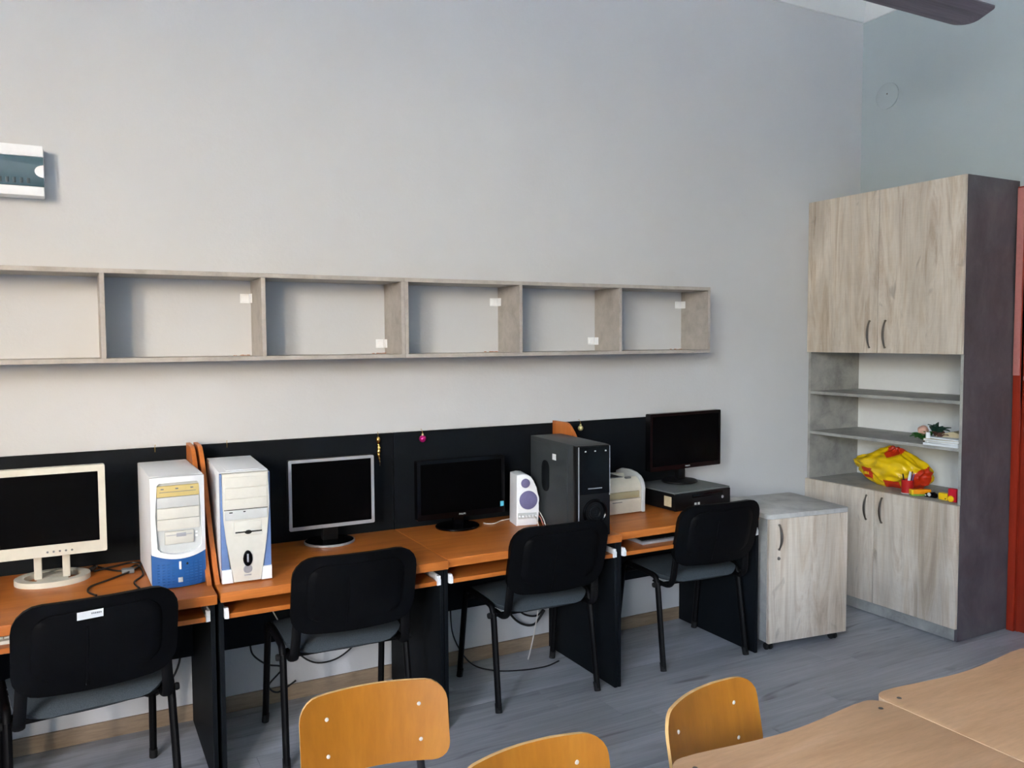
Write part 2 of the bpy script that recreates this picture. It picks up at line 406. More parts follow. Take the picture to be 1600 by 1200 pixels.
# ------------------------------------------------------------------ the room
def room():
    b = B(); box(b, XL-.4, XR+.2, YF-.2, YB+.2, -.06, -.004)
    fl = struct('floor', b, 'subfloor', label='grey wood laminate floor of long planks')
    # planks, grain along X; rows 0.2 m wide
    y0 = 2.885; rows = []
    k = -36
    meshes = {}
    while True:
        ya = y0+.2*k; yb = ya+.2
        if ya > YB: break
        k += 1
        if yb < YF: continue
        ya2, yb2 = max(ya, YF), min(yb, YB)
        off = (k*0.47) % 1.28
        if k == 1: off = (3.366-XL) % 1.28
        x = XL-1.28+off
        while x < XR:
            xa, xb = max(x, XL), min(x+1.28, XR); x += 1.28
            if xb-xa < .02: continue
            key = (round(xb-xa, 3), round(yb2-ya2, 3))
            if key not in meshes:
                b = B(); L, W = key
                box(b, -L/2+.0006, L/2-.0006, -W/2+.0006, W/2-.0006, -.004, 0)
                for e in b.edges: pass
                o = obj('plank', b, 'laminate', fl, False); meshes[key] = o.data
            else:
                o = bpy.data.objects.new('plank', meshes[key]); C.objects.link(o); o.parent = fl
            o.location = ((xa+xb)/2, (ya2+yb2)/2, 0)
    b = B(); box(b, -70, XL-.4, -60, 60, -.9, -.8)
    struct('ground', b, 'pavement', label='pale paved yard outside the windows')
    b = B(); box(b, XL-.4, XR+.2, YF-.2, YB+.2, ZC, ZC+.1)
    struct('ceiling', b, 'ceiling_paint', label='white plaster ceiling')
    b = B(); box(b, XL-.4, XR+.2, YB, YB+.2, -.06, ZC)
    struct('wall_back', b, 'wall_paint', label='pale grey blue painted wall behind the computers')
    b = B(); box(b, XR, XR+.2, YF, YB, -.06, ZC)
    struct('wall_right', b, 'wall_paint_dimmed', label='pale blue wall behind the tall cabinet, its dimness painted into the colour')
    b = B(); box(b, XL-.4, XR+.2, YF-.2, YF, -.06, ZC)
    struct('wall_front', b, 'wall_paint', label='pale wall opposite the computers')
    b = B(); ys = [YF]+[y for w in WINS for y in w]+[YB]
    box(b, XL-.4, XL, YF, YB, -.06, WZ0); box(b, XL-.4, XL, YF, YB, WZ1, ZC)
    for i in range(0, len(ys), 2): box(b, XL-.4, XL, ys[i], ys[i+1], WZ0, WZ1)
    struct('wall_left', b, 'wall_paint', label='pale wall with the classroom windows')
    for i, (a, c) in enumerate(WINS):
        b = B(); w = .06; X0, X1 = XL-.34, XL-.27
        box(b, X0, X1, a, c, WZ0, WZ0+w); box(b, X0, X1, a, c, WZ1-w, WZ1)
        m = (a+c)/2
        for p in (a, m-w/2, c-w): box(b, X0, X1, p, p+w, WZ0+w, WZ1-w)
        box(b, X0, X1, a+w, m-w/2, 2.7, 2.7+w); box(b, X0, X1, m+w/2, c-w, 2.7, 2.7+w)
        wi = struct('window_%d' % (i+1), b, 'window_white', label='white framed classroom window')
        for p, q in ((a+w, m-w/2), (m+w/2, c-w)):
            for z0, z1 in ((WZ0+w, 2.7), (2.7+w, WZ1-w)):
                b = B(); box(b, XL-.31, XL-.304, p, q, z0, z1); obj('pane', b, 'window_glass', wi, False)
    # coving between the walls and the ceiling
    prof = [(YB, 3.68), (YB-.015, 3.68), (YB-.11, ZC-.02), (YB-.11, ZC), (YB, ZC)]
    b = B()
    n = len(prof)
    vs = [(XL, y, z) for y, z in prof]+[(XR-(YB-y), y, z) for y, z in prof]
    add_faces(b, vs, [tuple(range(n)), tuple(range(2*n-1, n-1, -1))]+[(i, i+n, (i+1) % n+n, (i+1) % n) for i in range(n)])
    struct('trim_1', b, 'ceiling_paint', smooth=False, label='white coving along the top of the back wall')
    b = B()
    vs = [(XR-(YB-y), YF, z) for y, z in prof]+[(XR-(YB-y), y, z) for y, z in prof]
    add_faces(b, vs, [tuple(range(n)), tuple(range(2*n-1, n-1, -1))]+[(i, i+n, (i+1) % n+n, (i+1) % n) for i in range(n)])
    struct('trim_2', b, 'ceiling_paint', smooth=False, label='white coving along the top of the right wall')
    b = B(); box(b, XL, XR-.48, YB-.014, YB, 0, .07, .003)
    struct('baseboard_back', b, 'tan_baseboard', label='tan wood look skirting board under the desks')
    # red brown door and its casing, just past the tall cabinet
    b = B()
    for y0, y1, z0, z1 in ((2.668, 2.7095, 0, 2.46), (1.50, 1.572, 0, 2.46), (1.572, 2.668, 2.388, 2.46)):
        box(b, XR-.028, XR, y0, y1, z0, z1, .004)
    box(b, XR-.006, XR, 2.656, 2.668, 0, 2.46)
    d = struct('door_1', b, 'red_door_paint', label='red brown painted door beside the tall cabinet')
    b = B(); box(b, XR-.018, XR, 1.576, 2.656, .006, 1.40, .003); obj('lower_panel', b, 'red_door_paint', d)
    b = B(); box(b, XR-.018, XR, 1.576, 2.656, 1.43, 2.384, .003); tag(obj('upper_panel', b, 'dusty_pink', d), 'dusty pink upper door panel')
    b = B(); box(b, XR-.026, XR, 1.576, 2.656, 1.402, 1.428, .004); obj('cross_rail', b, 'dusty_pink', d)
    b = B(); box(b, XR-.036, XR-.028, 2.671, 2.706, 1.43, 2.45, .002); tag(obj('casing_strip', b, 'dusty_pink', d), 'dusty pink upper part of the casing')
    b = B(); cyl = [(0, -.0), (.018, 0), (.018, .01), (.009, .014), (.009, .05)]
    lathe(b, [(.02, 0), (.02, -.008), (.009, -.01), (.009, -.05)], XR-.018, 1.66, 1.02, 12, axis='x')
    tube(b, [(XR-.066, 1.66, 1.02), (XR-.066, 1.78, 1.02)], .009, 8); obj('handle', b, 'chrome', d)
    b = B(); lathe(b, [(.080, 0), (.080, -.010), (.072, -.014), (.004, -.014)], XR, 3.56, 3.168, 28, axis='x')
    t = tag(obj('junction_cover', b, 'wall_paint_dimmed'), 'round wall painted junction box cover high above the tall cabinet', 'cover')
    b = B(); lathe(b, [(.005, 0), (.004, -.002)], XR-.014, 3.556, 3.178, 8, axis='x'); obj('screw', b, 'screw_steel', t)
room()

# ------------------------------------------------------------------ wall shelf
def wall_shelf():
    D0, D1 = YB-.23, YB-.001
    xs = [-.487, .1137, .7155, 1.339, 1.937, 2.528, 3.126]
    Z0, Z1, T = 1.563, 1.925, .018
    t = thing('wall_shelf', 'long open wall shelf of six bays in grey wood look board', 'shelf', (1.3, YB-.115, Z0))
    ox, oy, oz = 1.3, YB-.115, Z0
    L, R = xs[0]-T/2, xs[-1]+T/2
    M = 1.339
    def part(name, x0, x1, z0, z1):
        b = B(); box(b, x0-ox, x1-ox, D0-oy, D1-oy, z0-oz, z1-oz, .0012, 1); return obj(name, b, 'shelf_board', t)
    for a, c in ((L, M), (M, R)):
        part('top_board', a+.0005, c-.0005, Z1-T, Z1); part('bottom_board', a+.0005, c-.0005, Z0, Z0+T)
    for x in xs:
        if x == M: part('divider', x-.0175, x-.0003, Z0+T, Z1-T); part('divider', x+.0003, x+.0175, Z0+T, Z1-T)
        else: part('end_board' if x in (xs[0], xs[-1]) else 'divider', x-T/2, x+T/2, Z0+T, Z1-T)
    for x, z in ((.7155-.009, 1.83), (1.339-.0175, 1.628), (1.937-.009, 1.833), (2.528-.009, 1.632), (3.126-.009, 1.835)):
        b = B()
        pts = [(x-.001, YB-.002), (x-.045, YB-.002), (x-.045, YB-.006), (x-.008, YB-.008), (x-.006, YB-.04), (x-.001, YB-.04)]
        prism(b, [(p-ox, q-oy) for p, q in pts], 'z', z-.02-oz, z+.02-oz, .0008)
        box(b, x-.04-ox, x-.01-ox, YB-.014-oy, YB-.007-oy, z-.014-oz, z+.014-oz, .002)
        tag(obj('bracket', b, 'white_plastic', t), 'small white plastic corner bracket')
    for x in (.7155, 1.339, 1.937, 3.126):
        b = B()
        for i in range(14):
            px, py = x-.02-abs(random.gauss(0, .035)), YB-.008-abs(random.gauss(0, .012)); s = random.uniform(.003, .009)
            lathe(b, [(s, 0), (s*.6, s*.4)], px-ox, py-oy, T, 5)
        o = obj('brick_crumbs', b, 'brick_dust', t); o['kind'] = 'stuff'; o['label'] = 'reddish crumbs of drilled brick'
wall_shelf()

# ------------------------------------------------------------------ fuse box
def fuse_box():
    x1, x0, y1, y0, z0, z1 = -.068, -.42, YB, YB-.09, 2.203, 2.394
    t = thing('fuse_box', 'white wall mounted fuse box with dark tinted cover', 'fuse box', (x1, YB, z0))
    P = lambda x, y, z: (x-x1, y-YB, z-z0)
    b = B(); box(b, x0-x1, 0, -.07, 0, 0, .191, .006); obj('housing', b, 'white_plastic', t)
    b = B(); box(b, x0-x1, 0, -.088, -.07, .148, .191, .005); obj('top_cover', b, 'white_plastic', t)
    b = B(); box(b, x0-x1, 0, -.088, -.07, 0, .036, .005); obj('bottom_cover', b, 'white_plastic', t)
    pts = [(x0-x1, .037), (-.0005, .037)]
    for k in range(9):
        a = -PI/2+PI*k/8
        pts.append((-.0005-.031*math.cos(a), .094+.024*math.sin(a)))
    pts += [(-.0005, .147), (x0-x1, .147)]
    b = B(); prism(b, pts, 'y', -.084, -.0705, .001); obj('tinted_window', b, 'tinted_cover', t)
    pts = [(-.001, .070)]+[(-.001-.030*math.cos(-PI/2+PI*k/10), .094+.0235*math.sin(-PI/2+PI*k/10)) for k in range(11)]+[(-.001, .118)]
    b = B(); prism(b, pts, 'y', -.087, -.071, .001); obj('latch', b, 'white_plastic', t)
    for k in range(8):
        b = B(); x = -.052-.0178*k*1.3
        box(b, x-.005, x+.005, -.0875, -.084, .046, .066, .001); obj('breaker_switch', b, 'breaker_dark', t)
fuse_box()

# ------------------------------------------------------------------ tall cabinet
HANDLE_PTS = None
def bow_handle(parent, x, y, z0, z1, normal=(-1, 0, 0)):
    """bow handle standing off a face at (x,y); normal is the outward direction"""
    nrm = Vector(normal); pts = []; n = 10
    for k in range(n+1):
        s = k/n; d = .004+.020*math.sin(PI*s)**.8
        pts.append(Vector((x, y, z0+(z1-z0)*s))+nrm*d)
    r = [.0045+.0035*math.sin(PI*k/n) for k in range(n+1)]
    b = B(); tube(b, pts, r, 8, .8)
    for z in (z0, z1):
        tube(b, [Vector((x, y, z)), Vector((x, y, z))+nrm*.008], .006, 8)
    return tag(obj('handle', b, 'chrome', parent), 'chrome bow handle')
def tall_cabinet():
    X0, XB, Y0, Y1, H, T = 4.137, XR-.004, 2.713, 3.753, 2.492, .018
    t = thing('tall_cabinet', 'tall cupboard with pale driftwood doors and open middle shelves', 'cabinet', (4.37, 3.235, 0))
    ox, oy = 4.37, 3.235
    XC = X0+.019
    def bd(name, x0, x1, y0, y1, z0, z1, mat, bev=.001):
        b = B(); box(b, x0-ox, x1-ox, y0-oy, y1-oy, z0, z1, bev, 1); return obj(name, b, mat, t)
    tag(bd('side_panel', XC, XB, Y0, Y0+T, 0.004, H, 'concrete_board_shaded'), 'concrete look side with its shade painted in as dark grey brown')
    bd('edge_strip', XC-.0012, XC, Y0+.001, Y0+T-.001, .746, 1.550, 'concrete_board', 0)['label'] = 'pale grey front edge of the side'
    bd('side_panel', XC, XB, Y1-T, Y1, 0.004, H, 'concrete_board')
    bd('top_board', XC, XB, Y0+T, Y1-T, H-T, H, 'concrete_board')
    bd('back_panel', XB-.006, XB, Y0+T, Y1-T, .08, H-T, 'white_board')['label'] = 'white back board'
    bd('plinth', XC, XC+T, Y0+T, Y1-T, .004, .072, 'concrete_board')
    for z, nm in ((.072, 'bottom_board'), (.727, 'middle_board'), (1.0315, 'shelf'), (1.2855, 'shelf'), (1.552, 'middle_board')):
        bd(nm, XC, XB-.006, Y0+T, Y1-T, z, z+T, 'concrete_board')
    mid = 3.233
    for z0, z1, h0, h1 in ((.074, .744, .566, .708), (1.551, H-.001, 1.585, 1.738)):
        for y0, y1, hy in ((Y0+.002, mid-.0015, mid-.054), (mid+.0015, Y1-.002, mid+.052)):
            d = bd('door', X0, X0+.018, y0, y1, z0, z1, 'driftwood', .0012)
            bow_handle(d, X0-ox, hy-oy, h0, h1)
tall_cabinet()

# ------------------------------------------------------------------ pedestal on castors
def pedestal():
    fl = Vector((3.158, 3.094)); fr = Vector((3.672, 3.030)); a = math.atan2((fr-fl).y, (fr-fl).x)
    W, Dp = (fr-fl).length, .47
    t = thing('pedestal_cabinet', 'low driftwood cabinet on black castors beside the desk end', 'cabinet', (fl.x, fl.y, 0), a)
    def bd(name, x0, x1, y0, y1, z0, z1, mat, bev=.0015):
        b = B(); box(b, x0, x1, y0, y1, z0, z1, bev, 2); return obj(name, b, mat, t)
    b = B(); prism(b, rrect(-.004, W+.006, -.004, Dp, .02), 'z', .706, .73, .002); obj('top_board', b, 'concrete_board_toplit', t)
    bd('side_panel', 0, .018, .02, Dp-.005, .052, .706, 'concrete_board'); bd('side_panel', W-.018, W, .02, Dp-.005, .052, .706, 'concrete_board')
    bd('back_panel', .018, W-.018, Dp-.02, Dp-.006, .052, .706, 'white_board'); bd('bottom_board', .018, W-.018, .02, Dp-.02, .052, .07, 'concrete_board')
    d = bd('door', .002, W-.002, 0, .018, .05, .704, 'driftwood')
    bow_handle(d, .062, 0, .545, .672, (0, -1, 0))
    b = B(); lathe(b, [(.009, 0), (.009, -.004), (.003, -.006)], .062, 0, .497, 14, axis='y'); tag(obj('lock', b, 'chrome', d), 'small round chrome lock')
    for x, y in ((.04, .05), (W-.05, .05), (.04, Dp-.05), (W-.05, Dp-.05)):
        b = B()
        for s in (-.012, .012): lathe(b, [(.017, -.007), (.019, -.004), (.019, .004), (.017, .007)], x+s, y, .019, 16, axis='x')
        box(b, x-.014, x+.014, y-.012, y+.012, .026, .042, .002); box(b, x-.02, x+.02, y-.02, y+.02, .042, .0515, .001)
        tag(obj('castor', b, 'rubber', t), 'black twin wheel castor')
pedestal()

# ------------------------------------------------------------------ computer desks
DZ = .74
def desk(x0, x1, yf, label, div_l, div_r, yb=3.733):
    t = thing('computer_desk', label, 'desk', ((x0+x1)/2, yf+.3, 0), 0, 'computer desks along the wall')
    ox, oy = (x0+x1)/2, yf+.3
    def bd(name, a0, a1, b0, b1, z0, z1, mat, bev=.001, seg=1):
        b = B(); box(b, a0-ox, a1-ox, b0-oy, b1-oy, z0, z1, bev, seg); return obj(name, b, mat, t)
    bd('tabletop', x0, x1, yf, yb-.018, DZ-.036, DZ, 'cherry', .004, 3)
    yl = 3.125
    for x in (x0, x1-.018):
        bd('side_panel', x+.0008, x+.0172, yl, yb-.001, .003, DZ-.036, 'anthracite')
    bd('modesty_panel', x0+.018, x1-.018, 3.648, 3.664, .318, DZ-.036, 'anthracite')
    bd('partition_panel', x0+.0006, x1-.0006, yb-.017, yb, DZ-.036, 1.203, 'anthracite')
    for on, a in ((div_l, x0), (div_r, x1-.017)):
        if on:
            b = B()
            pts = [(yb-.018, DZ), (yb-.018, 1.216), (3.60, 1.217), (3.575, 1.212), (3.55, 1.197), (3.525, 1.174), (3.50, 1.145), (3.42, 1.03), (3.33, .90), (3.24, .79), (3.19, DZ)]
            prism(b, [(p-oy, q) for p, q in pts], 'x', a-ox, a-ox+.017, .001)
            tag(obj('divider_board', b, 'cherry_upright', t), 'orange wood divider with a sloping front edge')
    tr = bd('keyboard_tray', x0+.034, x1-.034, 3.118, 3.52, .628, .646, 'cherry')
    for s, x in ((1, x0+.0185), (-1, x1-.0185)):
        b = B(); xa, xb = sorted((x, x+s*.006)); box(b, xa-ox, xb-ox, 3.113-oy, 3.50-oy, .63, .668, .001)
        xa, xb = sorted((x+s*.006, x+s*.0155)); box(b, xa-ox, xb-ox, 3.113-oy, 3.50-oy, .6285, .634, .001)
        pts = [(3.106, .632), (3.106, .655), (3.118, .668), (3.135, .668), (3.135, .632)]
        xa, xb = sorted((x+s*.001, x+s*.0150)); prism(b, [(p-oy, q) for p, q in pts], 'x', xa-ox, xb-ox, .002)
        tag(obj('tray_rail', b, 'white_plastic', tr), 'white plastic sliding rail')
    return t
desk(-.462, .437, 3.060, 'cherry topped desk holding the cream monitor and the blue fronted tower', False, True)
desk(.449, 1.343, 3.070, 'cherry topped desk holding the silver framed monitor', True, False)
desk(1.345, 2.228, 3.092, 'cherry topped desk holding the white loudspeaker', False, False)
desk(2.2295, 3.116, 3.122, 'cherry topped desk holding the cream printer', True, False, 3.737)

# ------------------------------------------------------------------ monitors
def monitor(label, loc, rz, w, h, zb, depth, fr, frb, mf, ms, stand, tilt=0, brand=None, dots=None, sticker=None):
    """loc: base centre on its support; panel bottom at zb above it, panel in front of the base centre by depth"""
    t = thing('monitor', label, 'monitor', loc, rz)
    yp = -depth
    b = B(); prism(b, rrect(-w/2, w/2, zb, zb+h, .006), 'y', yp, yp+.03, .003)
    prism(b, rrect(-w*.36, w*.36, zb+.04, zb+h-.04, .03), 'y', yp+.03, yp+.055, .01)
    obj('housing', b, mf if mf != 'silver_plastic' else 'black_plastic', t)
    b = B()
    yo = yp-.008
    outer = rrect(-w/2, w/2, zb, zb+h, .006, 3); inner = rrect(-w/2+fr, w/2-fr, zb+frb, zb+h-fr, .002, 3)
    n = len(outer)
    vs = [(x, yp, z) for x, z in outer]+[(x, yo, z) for x, z in outer]+[(x, yo, z) for x, z in inner]+[(x, yp, z) for x, z in inner]
    fs = []
    for i in range(n):
        j = (i+1) % n
        fs += [(i, j, j+n, i+n), (i+n, j+n, j+2*n, i+2*n), (i+2*n, j+2*n, j+3*n, i+3*n), (i+3*n, j+3*n, j, i)]
    add_faces(b, vs, fs); bz = obj('bezel', b, mf, t)
    b = B(); box(b, -w/2+fr-.001, w/2-fr+.001, yp-.004, yp+.001, zb+frb-.001, zb+h-fr+.001); tag(obj('screen', b, ms, t), 'dark switched off screen')
    stand(t, zb, yp)
    if brand: letters('brand_mark', brand[0], brand[1], brand[2], bz, (brand[3], yo-.0006, zb+frb/2), (PI/2, 0, 0), .0004)
    if dots:
        b = B()
        for x in dots: lathe(b, [(.004, 0), (.003, -.002)], x, yo, zb+frb*.40, 10, axis='y')
        obj('buttons', b, 'grey_plastic', bz)
    if sticker:
        b = B(); box(b, sticker[0]-.009, sticker[0]+.009, yo-.001, yo+.0002, sticker[1]-.012, sticker[1]+.012)
        tag(obj('sticker', b, 'cyan_sticker', bz), 'small bright blue sticker')
    for ch in t.children:
        if tilt and ch.name.split('.')[0] in ('housing', 'bezel', 'screen'):
            pass
    return t
def stand_disc(r, mat, rim, neck_w, neck_mat):
    def f(t, zb, yp):
        b = B(); lathe(b, [(r*.97, 0), (r, .003), (r, .008), (r*.96, .012), (r*.5, .016), (.02, .018)], 0, 0, 0, 36, 1.08, 1.0)
        bs = obj('base', b, mat, t)
        if rim:
            b = B(); lathe(b, [(r*.975, .0), (r*1.012, .002), (r*1.012, .0095), (r*.97, .0115)], 0, 0, 0, 36, 1.08, 1.0)
            tag(obj('rim', b, rim, bs), 'silver rim')
        b = B(); box(b, -neck_w/2, neck_w/2, -.02, .015, .014, zb+.10, .006)
        box(b, -neck_w/2, neck_w/2, yp+.05, .0, zb+.03, zb+.11, .006)
        obj('neck', b, neck_mat, t)
    return f
def stand_cream(t, zb, yp):
    n = 30
    def oval(a, b_): return [(a*math.cos(2*PI*k/n), b_*math.sin(2*PI*k/n)) for k in range(n)]
    b = B(); outer, inner = oval(.128, .105), oval(.095, .075)
    vs = [(x, y, z) for z in (0, .02) for x, y in outer]+[(x, y, z) for z in (0, .02) for x, y in inner]
    fs = []
    for i in range(n):
        j = (i+1) % n
        fs += [(i, j, j+n, i+n), (i+2*n, i+3*n, j+3*n, j+2*n), (i+n, j+n, j+3*n, i+3*n), (i, i+2*n, j+2*n, j)]
    add_faces(b, vs, fs)
    prism(b, [(-.052, -.072), (.052, -.072), (.052, .072), (-.052, .072)], 'z', .001, .0185, .002)
    obj('base', b, 'cream_plastic', t)
    for x in (-.047, .047):
        b = B(); box(b, x-.013, x+.013, -.03, .004, .016, zb+.06, .004); obj('pillar', b, 'cream_plastic', t)
    b = B(); box(b, -.06, .06, yp+.05, .004, zb+.05, zb+.13, .006); obj('bracket', b, 'cream_plastic', t)
monitor('cream framed monitor on an oval ring stand', (-.085, 3.55, DZ), 0, .372, .330, .112, .075, .024, .043, 'cream_plastic', 'screen_black', stand_cream,
        dots=(-.012, .008, .028, .048, .068))
monitor('silver framed square monitor on a round black base', (1.0, 3.615, DZ), 0, .382, .307, .082, .055, .013, .015, 'silver_plastic', 'screen_black', stand_disc(.103, 'gloss_black', 'silver_plastic', .07, 'black_plastic'))
monitor('low black widescreen monitor next to the white loudspeaker', (1.625, 3.606, DZ), 0, .456, .280, .062, .05, .017, .027, 'gloss_black', 'screen_black', stand_disc(.10, 'gloss_black', None, .05, 'gloss_black'),
        brand=('PHILIPS', .011, 'pale_grey_plastic', -.0), sticker=(.213, .062+.042))
monitor('black widescreen monitor standing on the flat desktop computer', (2.985, 3.60, DZ+.1035), math.radians(4), .528, .312, .083, .045, .017, .025, 'gloss_black', 'screen_black', stand_disc(.095, 'black_plastic', None, .05, 'black_plastic'),
        brand=('PHILIPS', .011, 'pale_grey_plastic', .01))

# ------------------------------------------------------------------ computers
def tower_blue():
    W, D, H = .186, .43, .413
    t = thing('tower_computer', 'white tower computer with a bright blue lower front', 'computer', (.238, 3.235, DZ), math.radians(1.5))
    b = B(); box(b, 0, W, .02, D, .006, H, .004)
    for x in (.02, W-.02):
        for y in (.05, D-.04): lathe(b, [(.012, 0), (.012, .007)], x, y, 0, 10)
    obj('case', b, 'white_plastic', t)
    # bulging front: lower part blue, upper part a white arched frame around the drive bays
    def bul(x): return -.026*(1-((x-W/2)/(W/2))**2)
    n = 12; xs = [W*k/n for k in range(n+1)]
    def front(z_lo, z_hi, name, mat, inset=0):
        b = B(); F = [[], []]
        for k, x in enumerate(xs):
            F[0].append((x, bul(x)+inset, z_lo(x))); F[1].append((x, bul(x)+inset, z_hi(x)))
        vs = F[0]+F[1]+[(x, .022, z_lo(x)) for x in xs]+[(x, .022, z_hi(x)) for x in xs]; m = n+1
        fs = []
        for i in range(n):
            fs += [(i, i+1, i+1+m, i+m), (i+2*m, i+3*m, i+1+3*m, i+1+2*m), (i+m, i+1+m, i+1+3*m, i+3*m), (i, i+2*m, i+1+2*m, i+1)]
        fs += [(0, m, 3*m, 2*m), (n, n+2*m, n+3*m, n+m)]
        add_faces(b, vs, fs); return obj(name, b, mat, t)
    lip = lambda x: .128-.018*(1-((x-W/2)/(W/2))**2)
    blue = front(lambda x: .004, lip, 'lower_front', 'blue_plastic')
    tag(blue, 'bright blue lower front')
    # arched white frame as a ring
    b = B(); N = 40; out, inn = [], []
    zt = lambda x: H-.004+.004*(1-((x-W/2)/(W/2))**2)
    pts_o = [(0, .128)]+[(x, lip(x)) for x in xs[1:-1]]+[(W, .128), (W, .27)]+[(W, H-.004)]+[(x, zt(x)) for x in xs[1:-1][::-1]]+[(0, H-.004), (0, .27)]
    ins = lambda x: .016+(x/W)*(W-.03)
    pts_i = [(.019, .150)]+[(ins(x), lip(x)+.016) for x in xs[1:-1]]+[(W-.014, .150), (W-.013, .27)]+[(W-.02, H-.030)]+[(ins(x), zt(x)-.02) for x in xs[1:-1][::-1]]+[(.022, H-.030), (.014, .27)]
    m = len(pts_o)
    vs = [(x, .022, z) for x, z in pts_o]+[(x, bul(x)-.006, z) for x, z in pts_o]+[(x, bul(x)-.006, z) for x, z in pts_i]+[(x, .022, z) for x, z in pts_i]
    fs = []
    for i in range(m):
        j = (i+1) % m
        fs += [(i, j, j+m, i+m), (i+m, j+m, j+2*m, i+2*m), (i+2*m, j+2*m, j+3*m, i+3*m)]
    add_faces(b, vs, fs); obj('front_frame', b, 'white_plastic', t)
    b = B(); box(b, .012, W-.012, -.002, .02, .12, H-.02); obj('bay_panel', b, 'pale_grey_plastic', t)
    z = H-.034
    for nm, hgt, mat in (('optical_drive', .042, 'yellowed_plastic'), ('bay_cover', .041, 'pale_grey_plastic'), ('bay_cover', .041, 'beige_plastic'), ('bay_cover', .041, 'beige_plastic')):
        b = B(); box(b, .021, W-.019, -.010 if nm == 'bay_cover' else -.013, 0, z-hgt+.0012, z-.0006, .0015)
        o = obj(nm, b, mat, t)
        if nm == 'optical_drive':
            tag(o, 'yellowed disc drive')
            b = B(); box(b, .03, W-.03, -.0138, -.0128, z-.024, z-.022)
            for x in (.04, .09, .142): box(b, x-.005, x+.005, -.0145, -.0128, z-.014, z-.009, .0004)
            obj('marking', b, 'grey_plastic', o)
        z -= hgt
    b = B(); box(b, .045, .145, -.011, 0, z-.052, z-.006, .002); o = obj('floppy_drive', b, 'beige_plastic', t)
    b = B(); box(b, .05, .14, -.0118, -.0105, z-.020, z-.0175); box(b, .085, .118, -.0135, -.0105, z-.026, z-.012, .001); obj('slot', b, 'silver_plastic', o)
    b = B()
    for i in range(2):
        box(b, .152, .160, -.004, -.001, z-.02-.014*i, z-.012-.014*i, .001)
    obj('buttons', b, 'white_plastic', t)
    yb = -.028
    b = B(); box(b, W/2-.004, W/2+.004, yb-.004, yb+.004, .07, .1, .002); obj('power_button', b, 'white_plastic', blue)
    b = B(); box(b, W/2-.008, W/2+.008, yb-.001, yb+.004, .022, .04, .001); obj('badge', b, 'pale_grey_plastic', blue)
    b = B(); lathe(b, [(.005, .004), (.004, -.002)], W/2+.025, bul(W/2+.025), .088, 10, axis='y'); obj('lamp', b, 'slot_black', blue)
    b = B()
    for r in range(8):
        for s in (-1, 1):
            for k in range(4):
                x = W/2+s*(.024+.016*k); y = bul(x)
                box(b, x-.005, x+.005, y-.0015, y+.003, .014+.0105*r, .018+.0105*r)
    o = obj('grille_ribs', b, 'blue_plastic', blue); o['kind'] = 'stuff'
tower_blue()
